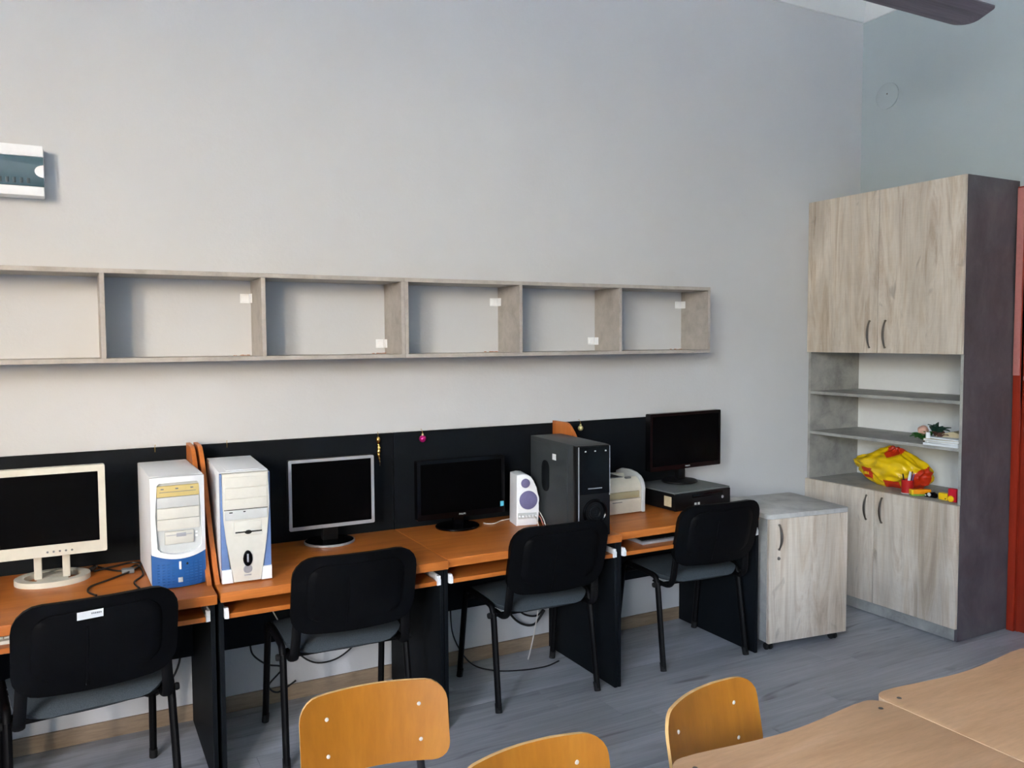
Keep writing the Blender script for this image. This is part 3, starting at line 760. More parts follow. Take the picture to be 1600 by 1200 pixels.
def tower_beige():
    W, D, H = .181, .455, .417
    t = thing('tower_computer', 'beige tower computer with steel blue side strips on its front', 'computer', (.470, 3.168, DZ), math.radians(-2))
    b = B(); box(b, .002, W-.002, .03, D, .006, H, .003)
    for x in (.02, W-.02):
        for y in (.06, D-.04): lathe(b, [(.012, 0), (.012, .007)], x, y, 0, 10)
    box(b, .03, W-.03, .06, D-.06, H, H+.0015, .0005)
    obj('case', b, 'white_plastic', t)
    b = B()  # front: straight above, narrowing below
    pts = [(.0, .42), (.012, .42)]
    prof = [(.008, H-.002), (.008, .30), (.010, .24), (.018, .16), (.030, .08), (.042, .006), (W-.042, .006), (W-.030, .08), (W-.018, .16), (W-.010, .24), (W-.006, .30), (W-.006, H-.002)]
    prism(b, prof, 'y', -.006, .03, .004); fr = obj('front_panel', b, 'beige_plastic', t)
    for s in (0, 1):
        b = B(); q = [(.001, H-.004), (.001, .055), (.030, .055), (.020, .14), (.011, .23), (.008, .30), (.008, H-.004)]
        q = [(x if s == 0 else W-x, z) for x, z in q]
        prism(b, q if s == 0 else q[::-1], 'y', .002, .03, .002); tag(obj('side_strip', b, 'steel_blue_plastic', t), 'steel blue curved strip')
        b = B(); q = [(.0, .055), (.0, .004), (.040, .004), (.034, .055)]
        q = [(x if s == 0 else W-x, z) for x, z in q]
        prism(b, q if s == 0 else q[::-1], 'y', -.004, .03, .004); obj('foot', b, 'white_plastic', t)
    z = H-.014
    for k in range(3):
        b = B(); box(b, .016, W-.014, -.010, -.002, z-.041+.0012, z-.0012, .0015); obj('bay_cover', b, 'beige_plastic', fr); z -= .041
    b = B(); box(b, .016, W-.014, -.0105, -.002, z-.038, z-.002, .002); o = obj('optical_drive', b, 'pale_grey_plastic', fr)
    b = B(); box(b, .03, .042, -.011, -.002, z-.012, z-.008); box(b, .08, .088, -.011, -.002, z-.011, z-.007); box(b, .012, W-.012, -.007, -.004, z-.0015, z+.001); obj('marking', b, 'slot_black', fr)
    z -= .046
    b = B(); box(b, .045, W-.035, -.0085, -.002, z-.055, z, .003); obj('card_reader', b, 'beige_plastic', fr)
    b = B(); box(b, .05, W-.035, -.0095, -.007, z-.043, z-.038); lathe(b, [(.014, -.0078), (.012, -.0092)], W/2+.006, 0, z-.042, 14, sx=1, sy=.6, axis='y'); obj('slot', b, 'slot_black', fr)
    b = B(); q = [(.017*math.sin(2*PI*k/24)*(1 if math.cos(2*PI*k/24) < 0 else .95), .030*math.cos(2*PI*k/24)) for k in range(24)]
    q = [(W/2+.002+x, .093+zz) for x, zz in q]; prism(b, q, 'y', -.011, -.004, .002); o = obj('power_button', b, 'gloss_black', fr)
    b = B(); box(b, W/2-.0015, W/2+.0055, -.0145, -.010, .079, .111, .002); obj('button_key', b, 'silver_plastic', fr)
    b = B(); lathe(b, [(.017, -.0055), (.015, -.0075)], W/2+.002, 0, .052, 16, axis='y'); box(b, W/2-.012, W/2+.014, -.0072, -.005, .027, .032, .001); obj('emblem', b, 'silver_plastic', fr)
tower_beige()
def tower_black():
    W, D, H = .177, .47, .423
    t = thing('tower_computer', 'large black tower computer with a round intake at its front', 'computer', (1.993, 3.122, DZ), math.radians(-3.6))
    b = B(); box(b, .002, W-.002, .025, D, .006, H, .002)
    for x in (.02, W-.02):
        for y in (.05, D-.04): lathe(b, [(.012, 0), (.012, .007)], x, y, 0, 10)
    cs = obj('case', b, 'graphite_steel', t)
    b = B(); box(b, -.001, .0025, .08, D-.03, .02, H-.02, .001); sp = obj('side_cover', b, 'graphite_steel', t)
    b = B(); prism(b, rrect(.26, .34, .17, .32, .035), 'x', -.0022, 0, .0008); obj('side_recess', b, 'anthracite', sp)
    b = B(); box(b, -.0022, -.0008, .19, .225, .333, .362); tag(obj('sticker', b, 'paper_white', sp), 'small white sticker')
    b = B(); box(b, 0, W, -.006, .026, .004, H-.001, .005); fr = obj('front_panel', b, 'black_plastic', t)
    b = B(); box(b, .016, W-.006, -.010, -.004, .20, H-.008, .002); obj('drive_door', b, 'gloss_black', fr)
    b = B(); box(b, .009, .0125, -.0105, -.004, .012, H-.006); box(b, W-.006, W-.0035, -.0105, -.004, .19, H-.006); obj('chrome_strips', b, 'silver_plastic', fr)
    b = B()
    for k in range(11): box(b, .058+.0068*k, .063+.0068*k, -.0112, -.0095, .2235, .2285)
    tag(obj('brand_mark', b, 'silver_plastic', fr), 'row of tiny silver letters')
    b = B()
    for x in (.045, .095, .15): box(b, x-.004, x+.004, -.0112, -.0095, H-.030, H-.024, .0005)
    obj('drive_marks', b, 'pale_grey_plastic', fr)
    b = B(); lathe(b, [(.062, -.004), (.062, -.012), (.056, -.014), (.050, -.010), (.047, -.005)], .095, 0, .115, 32, axis='y'); obj('intake_ring', b, 'gloss_black', fr)
    b = B(); lathe(b, [(.034, -.004), (.034, -.011), (.028, -.012), (.024, -.007), (.012, -.007), (.010, -.010), (.001, -.011)], .095, 0, .115, 28, axis='y'); obj('intake_hub', b, 'black_plastic', fr)
tower_black()
def desktop_flat():
    W, D, H = .40, .36, .100
    t = thing('desktop_computer', 'flat black desktop computer with grey lid under the widescreen monitor', 'computer', (2.750, 3.349, DZ), math.radians(3.2))
    b = B(); box(b, .001, W-.001, .012, D, .004, H-.006, .002)
    for x in (.03, W-.03):
        for y in (.05, D-.04): lathe(b, [(.01, 0), (.01, .005)], x, y, 0, 10)
    cs = obj('case', b, 'black_plastic', t)
    b = B(); box(b, 0, W, .006, D, H-.008, H, .002); tag(obj('lid', b, 'lid_grey', t), 'dark grey metal lid')
    b = B(); box(b, 0, W, 0, .014, .002, H-.008, .005); fr = obj('front_panel', b, 'black_plastic', t)
    b = B(); box(b, .12, W-.06, -.002, .002, .062, .082, .002); obj('optical_drive', b, 'gloss_black', fr)
    b = B(); lathe(b, [(.008, .002), (.008, -.002), (.005, -.003)], W-.06, 0, .048, 14, axis='y'); obj('power_button', b, 'silver_plastic', fr)
    b = B(); box(b, .135, .15, -.0012, .001, .018, .036); box(b, .158, .173, -.0012, .001, .018, .036); obj('ports', b, 'pale_grey_plastic', fr)
    b = B(); box(b, -.0008, .002, .03, .085, .022, .075); tag(obj('label_sheet', b, 'paper_tan', cs), 'pale paper label')
desktop_flat()

# ------------------------------------------------------------------ printer, loudspeaker
def printer():
    W, D, H = .352, .235, .205
    t = thing('printer', 'small cream laser printer beside the flat desktop computer', 'printer', (2.268, 3.432, DZ), 0)
    prof = [(0, .004), (0, .125), (.004, .150), (.014, .170), (.034, .188), (.07, .202), (.12, .210), (.19, .208), (D, .19), (D, .004)]
    for nm, x0, x1, mt in (('side_cover', 0, .022, 'pale_grey_plastic'), ('side_cover', W-.022, W, 'pale_grey_plastic')):
        b = B(); prism(b, prof, 'x', x0, x1, .005); obj(nm, b, mt, t)
    ip = [(.006, .006), (.006, .12), (.012, .145), (.022, .162), (.04, .178), (.055, .184), (.056, .160), (.15, .150), (.16, .185), (D-.01, .18), (D-.01, .006)]
    b = B(); prism(b, ip, 'x', .022, W-.022); obj('body', b, 'cream_plastic', t)
    b = B(); prism(b, [(.058, .163), (.148, .153), (.158, .184), (.058, .186)], 'x', .10, .252, .003); obj('output_tray', b, 'grey_plastic', t)
    b = B(); prism(b, [(.07, .187), (.150, .187), (.150, .193), (.07, .190)], 'x', .12, .232, .001); obj('tray_slot', b, 'black_plastic', t)
    b = B(); box(b, .05, W-.04, -.004, .01, .085, .118, .003); obj('front_slot', b, 'khaki_plastic', t)
    b = B(); box(b, .03, W-.03, -.006, .01, .012, .082, .006); fd = obj('front_door', b, 'cream_plastic', t)
    b = B(); box(b, W-.10, W-.065, .035, .05, .178, .187, .002); obj('button', b, 'grey_plastic', t)
    b = B(); box(b, .14, .2, -.0075, -.005, .066, .07); obj('marking', b, 'grey_plastic', fd)
printer()
def speaker():
    t = thing('loudspeaker', 'small white loudspeaker with two purple round cones', 'speaker', (1.880, 3.478, DZ), math.radians(-12))
    W, H, D = .114, .252, .125
    pts = [(0, 0), (W*.93, 0), (W*.97, .02), (W, .07), (W*1.0, .10), (W*.97, .145), (W*.90, .185), (W*.80, .215), (W*.66, .238), (W*.5, .249), (W*.3, .252), (.004, .247)]
    b = B(); prism(b, pts, 'y', 0, D, .006, seg=3); cab = obj('cabinet', b, 'white_plastic', t)
    for x, z, r, nm in ((.046, .208, .0225, 'tweeter'), (.060, .125, .0455, 'woofer')):
        b = B(); lathe(b, [(r*1.22, 0), (r*1.2, -.004), (r*1.02, -.005), (r, -.002)], x, 0, z, 32, axis='y'); rg = obj(nm+'_ring', b, 'white_plastic', t)
        b = B(); lathe(b, [(r*1.0, -.001), (r*.99, -.006), (r*.8, -.0085), (r*.45, -.0105), (r*.02, -.011)], x, 0, z, 32, axis='y'); tag(obj(nm, b, 'purple_cloth', t), 'purple cloth cone')
    b = B(); box(b, .008, W-.012, -.005, .003, .034, .062, .002); pn = obj('control_panel', b, 'pale_grey_plastic', t)
    for k in range(6):
        b = B(); lathe(b, [(.006, -.004), (.0055, -.012), (.003, -.014)], .016+.0165*k, 0, .047, 10, axis='y'); obj('knob', b, 'white_plastic', pn)
speaker()

# ------------------------------------------------------------------ keyboards on the trays
def keyboard(label, loc, mat, kmat, w=.43):
    t = thing('keyboard', label, 'keyboard', loc)
    b = B(); prism(b, [(0, 0), (0, .012), (.15, .022), (.15, 0)], 'x', 0, w, .002); obj('body', b, mat, t)
    b = B()
    for r in range(5):
        for k in range(20):
            y = .02+.022*r; x = .012+.0205*k
            box(b, x, x+.017, y, y+.017, .012+.0667*y, .0185+.0667*y)
    o = obj('keys', b, kmat, t); o['kind'] = 'stuff'
keyboard('pale keyboard on the tray below the cream monitor', (-.40, 3.16, .646), 'beige_plastic', 'pale_grey_plastic', .215+.185+.02)
keyboard('slim black keyboard with silver front on the tray below the printer', (2.415, 3.185, .646), 'silver_plastic', 'black_plastic')

# ------------------------------------------------------------------ black visitor chairs
def black_chair(label):
    t = thing('visitor_chair', label, 'chair', (0, 0, 0), 0, 'black chairs at the computer desks')
    z0, h = .538, .307
    def rear(x, v):
        s = (v+.038)/.345; return (x, -.288-.090*s-.010*math.sin(PI*s)+.032*(x/.24)**2, z0+v-.012*(1-(x/.24)**2)*(1-s)**3)
    def frontp(x, v):
        p = rear(x, v); return (p[0]*.985, p[1]+.030, p[2]+.002*(1 if v < h/2 else -1))
    b = B(); shell(b, .243, h, .075, .085, frontp, rear, 14, 16); bk = obj('backrest', b, 'chair_plastic', t, ang=60)
    def r2(x, v):
        p = rear(x, v+.05); return (p[0], p[1]-.005, p[2])
    def r3(x, v):
        p = rear(x, v+.05); return (p[0]*1.03, p[1]+.004, p[2])
    b = B(); shell(b, .185, h-.085, .05, .06, r3, r2, 10, 12); obj('rear_panel', b, 'chair_plastic', bk, ang=60)
    b = B(); tube(b, [Vector(rear(-.035, .02+.02*k))+Vector((0, -.0045, 0)) for k in range(11)], .0035, 6); obj('ridge', b, 'chair_plastic', bk)
    def top(x, v):
        return (x, -.225+v, .470+.012*math.sin(PI*min(1, v/.42))-.010*(x/.23)**2-.020*max(0, (v-.33)/.1)**2-.03*max(0, 1-v/.05)**2)
    def bot(x, v):
        q = max(0, 1-abs(x)/.24*.3); return (x*.96, -.225+.01+v*.955, .428+.012*(x/.23)**2)
    b = B(); shell(b, .235, .43, .10, .07, top, bot, 12, 14); obj('seat', b, 'chair_fabric', t, ang=70)
    for s in (-1, 1):
        def L(path, name):
            b = B(); tube(b, path, .0135, 10, 1.25, up=(0, 1, 0)); return obj(name, b, 'chair_metal', t)
        lg = L([(s*.255, -.222, .012), (s*.2495, -.165, .39), (s*.249, -.157, .425)], 'leg')
        b = B(); tube(b, [(s*.2553, -.224, 0), (s*.254, -.214, .04)], .0150, 10, 1.2, up=(0, 1, 0)); obj('foot_cap', b, 'rubber', lg)
        lg = L([(s*.258, .222, .012), (s*.2505, .165, .39), (s*.25, .157, .425)], 'leg')
        b = B(); tube(b, [(s*.2582, .224, 0), (s*.257, .214, .04)], .0150, 10, 1.2, up=(0, 1, 0)); obj('foot_cap', b, 'rubber', lg)
        b = B(); tube(b, smooth_path([(s*.249, -.157, .42), (s*.2492, -.145, .446), (s*.249, -.115, .457), (s*.249, 0, .459), (s*.249, .115, .457), (s*.2498, .147, .444), (s*.25, .157, .42)], 4), .0135, 10)
        obj('side_rail', b, 'chair_metal', t)
        b = B(); tube(b, smooth_path([(s*.222, -.10, .420), (s*.222, -.20, .420), (s*.222, -.232, .432), (s*.220, -.250, .47), (s*.214, -.262, .56), (s*.21, -.275, .64)], 5), .019, 10, .45, up=(0, 0, 1))
        obj('upright', b, 'chair_metal', t)
        b = B(); lathe(b, [(.012, 0), (.014, s*.006), (.012, s*.014)], s*.262, -.160, .418, 10, axis='x'); obj('end_cap', b, 'rubber', t)
    for y in (-.16, .13):
        b = B(); tube(b, [(-.25, y, .418), (.25, y, .418)], .010, 8); obj('crossbar', b, 'chair_metal', t)
    return t
GRP = 'black chairs at the computer desks'
c1 = black_chair('black chair with a small white sticker on its back, facing the cream monitor')
c2 = dup(c1, (.946, 3.348, 0), math.radians(-1.8), 'black chair with grey seat facing the silver framed monitor', GRP)
c3 = dup(c1, (1.881, 3.379, 0), math.radians(-2.1), 'black chair with grey seat in front of the large black tower', GRP)
c4 = dup(c1, (2.81, 3.381, 0), math.radians(-4.0), 'black chair with grey seat beside the low driftwood cabinet', GRP)
c1.location = (.012, 3.231, 0); c1.rotation_euler = (0, 0, math.radians(7))
def chair_sticker():
    bk = [c for c in c1.children if c.name.startswith('backrest')][0]
    b = B()
    def rear(x, v):
        s = (v+.038)/.345; return (x, -.288-.090*s-.010*math.sin(PI*s)+.032*(x/.24)**2-.012, .538+v)
    X = [-.066, .008]; V = [.246, .272]
    vs = [Vector(rear(x, v))+Vector((0, d, .002*(x > -.03))) for d in (0, .0012) for v in V for x in X]
    add_faces(b, vs, [(0, 1, 3, 2), (4, 6, 7, 5), (0, 4, 5, 1), (2, 3, 7, 6), (0, 2, 6, 4), (1, 5, 7, 3)])
    st = tag(obj('sticker', b, 'paper_white', bk, False), 'small white paper sticker')
    b = B(); p = Vector(rear(-.012, .263)); 
    for k in range(6): box(b, p.x-.014+.005*k, p.x-.0105+.005*k, p.y-.0006, p.y+.0004, p.z-.002, p.z+.003)
    obj('sticker_print', b, 'print_grey', bk, False)
chair_sticker()

# ------------------------------------------------------------------ plywood school chairs and tables
def school_chair(label):
    """sitter faces -y; origin on the floor under the middle of the backrest"""
    t = thing('school_chair', label, 'chair', (0, 0, 0), 0, 'plywood school chairs')
    h, zb = .200, .572
    def fr(x, v): return (x, .035*(v/h)-.080*(x/.185)**2*.55-.006, zb+v*.985)
    def rr(x, v):
        p = fr(x, v); return (p[0], p[1]+.0095, p[2])
    b = B(); shell(b, .187, h, .045, .05, fr, rr, 8, 18, 0, 1); bk = obj('backrest', b, ('plywood', 'plywood_edge'), t, ang=50)
    for x in (-.118, .118):
        for v in (.052, .140):
            p = fr(x, v); b = B(); lathe(b, [(.0055, .0005), (.0048, -.0015), (.002, -.0025)], p[0], p[1], p[2], 12, axis='y'); tag(obj('rivet', b, 'rivet_metal', bk), 'silver rivet head')
    def st(x, v): return (x, -.40+v, .437-.012*(1-(x/.18)**2)+.018*max(0, (v-.3)/.1)**2-.02*max(0, 1-v/.06)**2)
    def sb(x, v):
        p = st(x, v); return (p[0], p[1], p[2]-.010)
    b = B(); shell(b, .185, .40, .05, .05, st, sb, 10, 12, 0, 1); obj('seat', b, ('plywood', 'plywood_edge'), t, ang=50)
    for s in (-1, 1):
        p0, p1 = rr(s*.118, .165), rr(s*.118, .03)
        b = B(); tube(b, smooth_path([(p0[0], p0[1]+.011, p0[2]), (p1[0], p1[1]+.012, p1[2]), (s*.13, .012, .50), (s*.150, -.01, .43), (s*.155, -.05, .413), (s*.155, -.20, .413), (s*.155, -.35, .413)], 5), .0105, 10); obj('frame_tube', b, 'dark_steel', t)
        b = B(); tube(b, [(s*.155, -.09, .41), (s*.178, .02, 0)], .0105, 10); obj('leg', b, 'dark_steel', t)
        b = B(); tube(b, [(s*.155, -.31, .41), (s*.178, -.40, 0)], .0105, 10); obj('leg', b, 'dark_steel', t)
    b = B(); tube(b, [(-.155, -.2, .405), (.155, -.2, .405)], .009, 8); obj('crossbar', b, 'dark_steel', t)
    return t
s1 = school_chair('honey plywood school chair standing away from the tables')
s2 = dup(s1, (0, 0, 0), 0, 'honey plywood school chair almost hidden between two others')
s3 = dup(s1, (0, 0, 0), 0, 'darker lit plywood school chair tucked behind the beech table')
s3['label'] = 'plywood school chair tucked in at the beech table with its curved inside showing'
def put(o, x, y, rz): o.location = (x, y, 0); o.rotation_euler = (0, 0, math.radians(rz))
put(s1, .648, 1.962, -6); put(s2, .845, 1.50, 2); put(s3, 1.365, 1.535, 14)

def school_table(x0, label, y1=1.405, w=.688, d=.50):
    t = thing('school_table', label, 'table', (x0+w/2, y1-d/2, 0), 0, 'beech topped school tables')
    n = 28; pts = []
    def edge(s):   # 0..1 along the far side: bulged corners, hollow middle
        return -.012+.014*math.cos(4*PI*s) if .0 < s < 1 else 0
    hw, hd = w/2, d/2
    core = rrect(-hw+.0008, hw-.0008, -hd, hd, .045, 6)
    # far side hollow between the corners
    far = []
    for k in range(1, 16):
        s = k/16; x = hw-.05-(w-.1)*s
        far.append((x, hd-.026*math.sin(PI*s)**1.5*(1 if True else 0)))
    near = [(-x, -y) for x, y in far]
    out = core[:7]+far+core[7:21]+near+core[21:]
    b = B(); prism(b, out, 'z', .698, .72, .0025)
    for f in b.faces: f.material_index = 0 if abs(f.normal.z) > .5 else 1
    b.normal_update()
    for f in b.faces: f.material_index = 0 if abs(f.normal.z) > .9 else 1
    tp = obj('tabletop', b, ('beech_laminate', 'beech_edge'), t)
    for sx in (-1, 1):
        for sy in (-1, 1):
            b = B(); lathe(b, [(.0065, 0), (.005, .0015)], sx*(hw-.045), sy*(hd-.05), .7199, 10); tag(obj('screw', b, 'screw_steel', tp), 'dark screw head')
            b = B(); tube(b, [(sx*(hw-.06), sy*(hd-.06), 0), (sx*(hw-.06), sy*(hd-.06), .685)], .014, 10); obj('leg', b, 'dark_steel', t)
        b = B(); tube(b, [(sx*(hw-.06), -hd+.06, .68), (sx*(hw-.06), hd-.06, .68)], .013, 8); obj('rail', b, 'dark_steel', t)
    for sy in (-1, 1):
        b = B(); tube(b, [(-hw+.06, sy*(hd-.06), .68), (hw-.06, sy*(hd-.06), .68)], .013, 8); obj('rail', b, 'dark_steel', t)
school_table(.420, 'beech school table showing only its far corner between two chairs', 1.395)
school_table(1.118, 'beech school table with the tucked in plywood chair', 1.395)
school_table(1.808, 'beech school table nearest the tall cabinet', 1.412, .70)

# ------------------------------------------------------------------ things on the cabinet's shelves
def carrier_bag():
    t = thing('shopping_bag', 'crumpled yellow plastic shopping bag with red badges on the cabinet shelf', 'bag', (4.375, 3.300, .7452))
    b = B(); bmesh.ops.create_icosphere(b, subdivisions=6, radius=1)
    K = Vector((-.35, -.18, .8))
    for v in b.verts:
        p = v.co.copy()
        n1 = noise.noise(p*1.3+Vector((3, 1, 2))); n2 = 1-abs(noise.noise(p*2.3+Vector((7, 5, 1))))*2; n3 = noise.noise(p*5+Vector((1, 9, 4)))
        d = 1+.12*n1+.10*n2+.03*n3
        # pleats gathered at the top
        up = max(0, p.z); ang = math.atan2(p.y+.18, p.x+.1)
        d += .05*up*math.sin(ang*9)
        y = p.y*.238*d; x = p.x*.115*d; z = p.z*.110*d
        taper = 1-.45*max(0, p.y)**1.3          # narrower towards the wall end
        z *= taper; x *= (1-.3*max(0, p.y))
        z += .015*max(0, p.y)-.012*max(0, -p.y)
        z += .03*math.exp(-((p.y+.1)**2+p.x**2)*7)*(p.z > 0)
        v.co = Vector((x, y, max(z+.098, .0+.004*(abs(n3)))))
    b.normal_update()
    for f in b.faces:
        c = f.calc_center_median(); m = 0
        if -.09 < c.y < .0 and c.z > .178+abs(c.y+.04)*.5 and c.x < .04: m = 1
        elif c.x < 0 and .058 < c.y < .150 and .036 < c.z < .104: m = 1
        elif c.x < .02 and c.y < -.135 and c.z < .14-(c.y+.24)*.9: m = 1
        elif c.x < 0 and -.11 < c.y < -.02 and c.z < .045: m = 1
        f.material_index = m
    o = obj('bag_body', b, ('bag_yellow', 'bag_red'), t, ang=24)
    # lettering on the lower badge, laid on the badge surface
    dg = bpy.context.evaluated_depsgraph_get()
    bpy.context.view_layer.update()
    hit = o.ray_cast(Vector((-1, .104, .068)), Vector((1, 0, 0)))
    if hit[0]:
        nz_ = hit[2].normalized(); nx_ = Vector((0, -1, .12)); nx_ = (nx_-nz_*nx_.dot(nz_)).normalized(); ny_ = nz_.cross(nx_)
        letters('lettering', 'BILLA', .024, 'bag_letters', t, hit[1]+nz_*.004, Matrix((nx_, ny_, nz_)).transposed().to_euler(), .0015)
    b = B()
    for k in range(5):
        a = k*1.25; q = Vector((-.02, -.022, .192))
        tube(b, smooth_path([q, q+Vector((.02*math.cos(a), .02*math.sin(a), .012)), q+Vector((.045*math.cos(a), .045*math.sin(a), .010))], 4), [.004]*4+[.006]*4+[.001], 6, .4)
    obj('gathered_top', b, 'bag_red', t)
carrier_bag()
def cup_and_pens():
    cx, cy, z = 4.222, 3.078, .7452
    b = B(); lathe(b, [(.030, 0), (.032, .002), (.034, .078), (.0345, .080), (.032, .080), (.030, .006), (.001, .006)], 0, 0, 0, 28)
    t = thing('pen_cup', 'red round pen cup in front of the yellow bag', 'cup', (cx, cy, z))
    obj('body', b, 'red_plastic', t)
    b = B(); lathe(b, [(.031, .0005), (.0335, .0015), (.0337, .006), (.031, .0065)], 0, 0, 0, 28); tag(obj('base_ring', b, 'pale_grey_plastic', t), 'pale base ring')
    G = 'white pens in the red cup'
    for (dx, dy, lx, ly, lab, mat, ln, g) in ((-.010, .006, -.004, -.026, 'taller of the two white pens in the red pen cup', 'white_plastic', .125, G), (-.004, -.008, -.008, -.024, 'shorter of the two white pens in the red pen cup', 'paper_white', .118, G),
                                           (.006, -.014, 0, -.030, 'violet pen leaning in the red pen cup', 'violet_plastic', .112, None), (.012, .0, .012, -.016, 'brown pencil standing at the back of the red pen cup', 'twig_brown', .120, None),
                                           (-.012, .016, -.006, .012, 'short black pencil leaning towards the bag in the pen cup', 'cable_black', .104, None)):
        p = Vector((cx+dx*.6, cy+dy*.6, z+.009)); q = p+Vector((lx, ly, 1)).normalized()*Vector((lx*1.0, ly*1.0, ln)).length
        q = p+Vector((lx, ly, ln))
        b = B(); tube(b, [p, p+(q-p)*.06, p+(q-p)*.95, q], [.0015, .0038, .0038, .0025], 8)
        tag(obj('pencil' if 'pencil' in lab else 'pen', b, mat), lab, 'pencil' if 'pencil' in lab else 'pen', g)
cup_and_pens()
def toys():
    t = thing('chalk_eraser', 'orange and yellow block lying beside the red pen cup', 'block', (4.232, 3.005, .7452), math.radians(-28))
    b = B(); box(b, -.055, .055, -.018, .018, .010, .036, .004); obj('top', b, 'orange_plastic', t)
    b = B(); box(b, -.0555, -.045, -.0185, .0185, .008, .0365, .003); obj('end_cap', b, 'yellow_plastic', t)
    b = B(); box(b, -.054, .054, -.017, .017, 0, .0105, .002); obj('underside', b, 'green_plastic', t)
    t = thing('tape_dispenser', 'little black object with a pale hub between orange and yellow blocks', 'dispenser', (4.235, 2.938, .7452))
    b = B(); pts = [(-.034, 0), (.030, 0), (.034, .010), (.030, .024), (.014, .032), (-.010, .026), (-.030, .020)]
    prism(b, [(-y, z) for y, z in pts], 'x', -.012, .012, .003); obj('body', b, 'gloss_black', t)
    b = B(); lathe(b, [(.011, 0), (.010, -.004), (.004, -.005)], -.0115, .004, .017, 16, axis='x'); obj('hub', b, 'pale_grey_plastic', t)
    b = B(); lathe(b, [(.005, 0), (.004, -.003)], -.0115, .026, .010, 10, axis='x'); obj('button', b, 'pale_grey_plastic', t)
    t = thing('yellow_block', 'small yellow block leaning against the crimson block', 'block', (4.238, 2.858, .7452))
    b = B(); box(b, -.018, .018, -.027, .027, 0, .038, .004); obj('body', b, 'yellow_plastic', t)
    b = B(); box(b, -.0195, -.0175, -.018, -.012, .006, .012, .0005); obj('mark', b, 'slot_black', t)
    t = thing('crimson_block', 'small crimson block with a yellow disc by the cabinet side', 'block', (4.226, 2.797, .7452))
    b = B(); box(b, -.018, .018, -.025, .025, 0, .072, .006); obj('body', b, 'crimson_plastic', t)
    b = B(); lathe(b, [(.017, 0), (.017, -.006), (.012, -.008)], -.018, .004, .0175, 20, axis='x'); obj('disc', b, 'yellow_plastic', t)
toys()
def arrangement():
    z = 1.0495; X, Y = 4.235, 2.935
    t = thing('table_decoration', 'small festive decoration of leaves, pink bloom and white candle', 'decoration', (X, Y, z))
    b = B(); lathe(b, [(.012, 0), (.012, .060), (.010, .065), (.001, .066)], -.055, -.008, .002, 14); tag(obj('candle', b, 'white_plastic', t), 'short white candle')
    b = B(); bmesh.ops.create_icosphere(b, subdivisions=3, radius=.028)
    for v in b.verts: v.co = v.co*(1+.15*noise.noise(v.co*60))+Vector((0, .062, .068))
    tag(obj('bloom', b, 'petal_pink', t), 'pale pink bloom')
    def leaf(p, d, L, w, mat):
        d = Vector(d).normalized(); s = d.cross(Vector((0, 0, 1))); s = s.normalized() if s.length > .01 else Vector((1, 0, 0)); u = s.cross(d)
        b = B(); n = 6; vs = []
        for k in range(n+1):
            q = k/n; ww = w*math.sin(PI*min(1, q*.9+.08)); c = Vector(p)+d*L*q+u*(.012*math.sin(PI*q))
            vs += [c-s*ww+u*.003, c-u*.0015, c+s*ww+u*.003]
        fs = []
        for k in range(n): fs += [(3*k, 3*k+1, 3*k+4, 3*k+3), (3*k+1, 3*k+2, 3*k+5, 3*k+4)]
        add_faces(b, vs, fs); o = obj('leaf', b, mat, t)
        o.modifiers.new('thickness', 'SOLIDIFY').thickness = .0012
    rnd = random.Random(3)
    for k in range(14):
        a = rnd.uniform(-.6, .6); leaf((rnd.uniform(-.02, .02), .035+rnd.uniform(-.02, .03), .012+rnd.uniform(0, .02)), (-.7+rnd.uniform(-.4, .5), .6+rnd.uniform(-1.2, .6), rnd.uniform(-.0, .5)), .066, .018, 'leaf_green')
    for k in range(14):
        leaf((rnd.uniform(-.015, .02), -.02+rnd.uniform(-.02, .02), .045+rnd.uniform(0, .02)), (rnd.uniform(-.7, .4), rnd.uniform(-1, .5), rnd.uniform(.2, 1)), .066, .018, 'dark_leaf')
    for k in range(9):
        leaf((rnd.uniform(-.02, .02), -.035+rnd.uniform(-.02, .02), .02+rnd.uniform(0, .02)), (rnd.uniform(-.8, .2), rnd.uniform(-1, .2), rnd.uniform(-.1, .5)), .055, .014, 'twig_brown')
    b = B(); lathe(b, [(.04, 0), (.045, .004), (.045, .014), (.03, .022), (.001, .024)], 0, .005, .0, 18); obj('moss_base', b, 'twig_brown', t)
arrangement()
def magazines():
    z = 1.0495
    for k, (dx, dy, rz, th, lab, mat) in enumerate(((4.285, 2.845, 3, .012, 'white magazine at the bottom of the stack on the cabinet shelf', 'paper_white'), (4.30, 2.838, -2, .010, 'white magazine lying second from the bottom of the shelf stack', 'paper_white'),
                                                    (4.29, 2.848, 5, .012, 'cream magazine lying third in the shelf stack', 'paper_tan'), (4.31, 2.835, -4, .008, 'white magazine just under the tan booklet in the shelf stack', 'paper_white'))):
        t = thing('magazine', lab, 'magazine', (dx, dy, z), math.radians(rz), 'paper stack on the cabinet shelf')
        b = B(); box(b, -.13, .13, -.098, .098, .001, th-.001, .0005); obj('pages', b, 'paper_white', t)
        b = B(); box(b, -.132, .132, -.1, .1, th-.0011, th, 0); box(b, -.132, .132, -.1, .1, 0, .0011, 0); box(b, -.132, .132, -.1012, -.1, 0, th, 0); obj('cover', b, mat, t)
        z += th+.0003
    t = thing('booklet', 'tan folded booklet topping the magazine stack', 'booklet', (4.33, 2.828, z), math.radians(6), 'paper stack on the cabinet shelf')
    b = B(); pts = [(-.10, 0), (.092, 0), (.092, .008), (.0, .030), (-.02, .030), (-.10, .004)]
    prism(b, [(-y, q) for y, q in pts][::-1], 'x', -.09, .10, .001); obj('cover', b, 'paper_tan', t)
magazines()

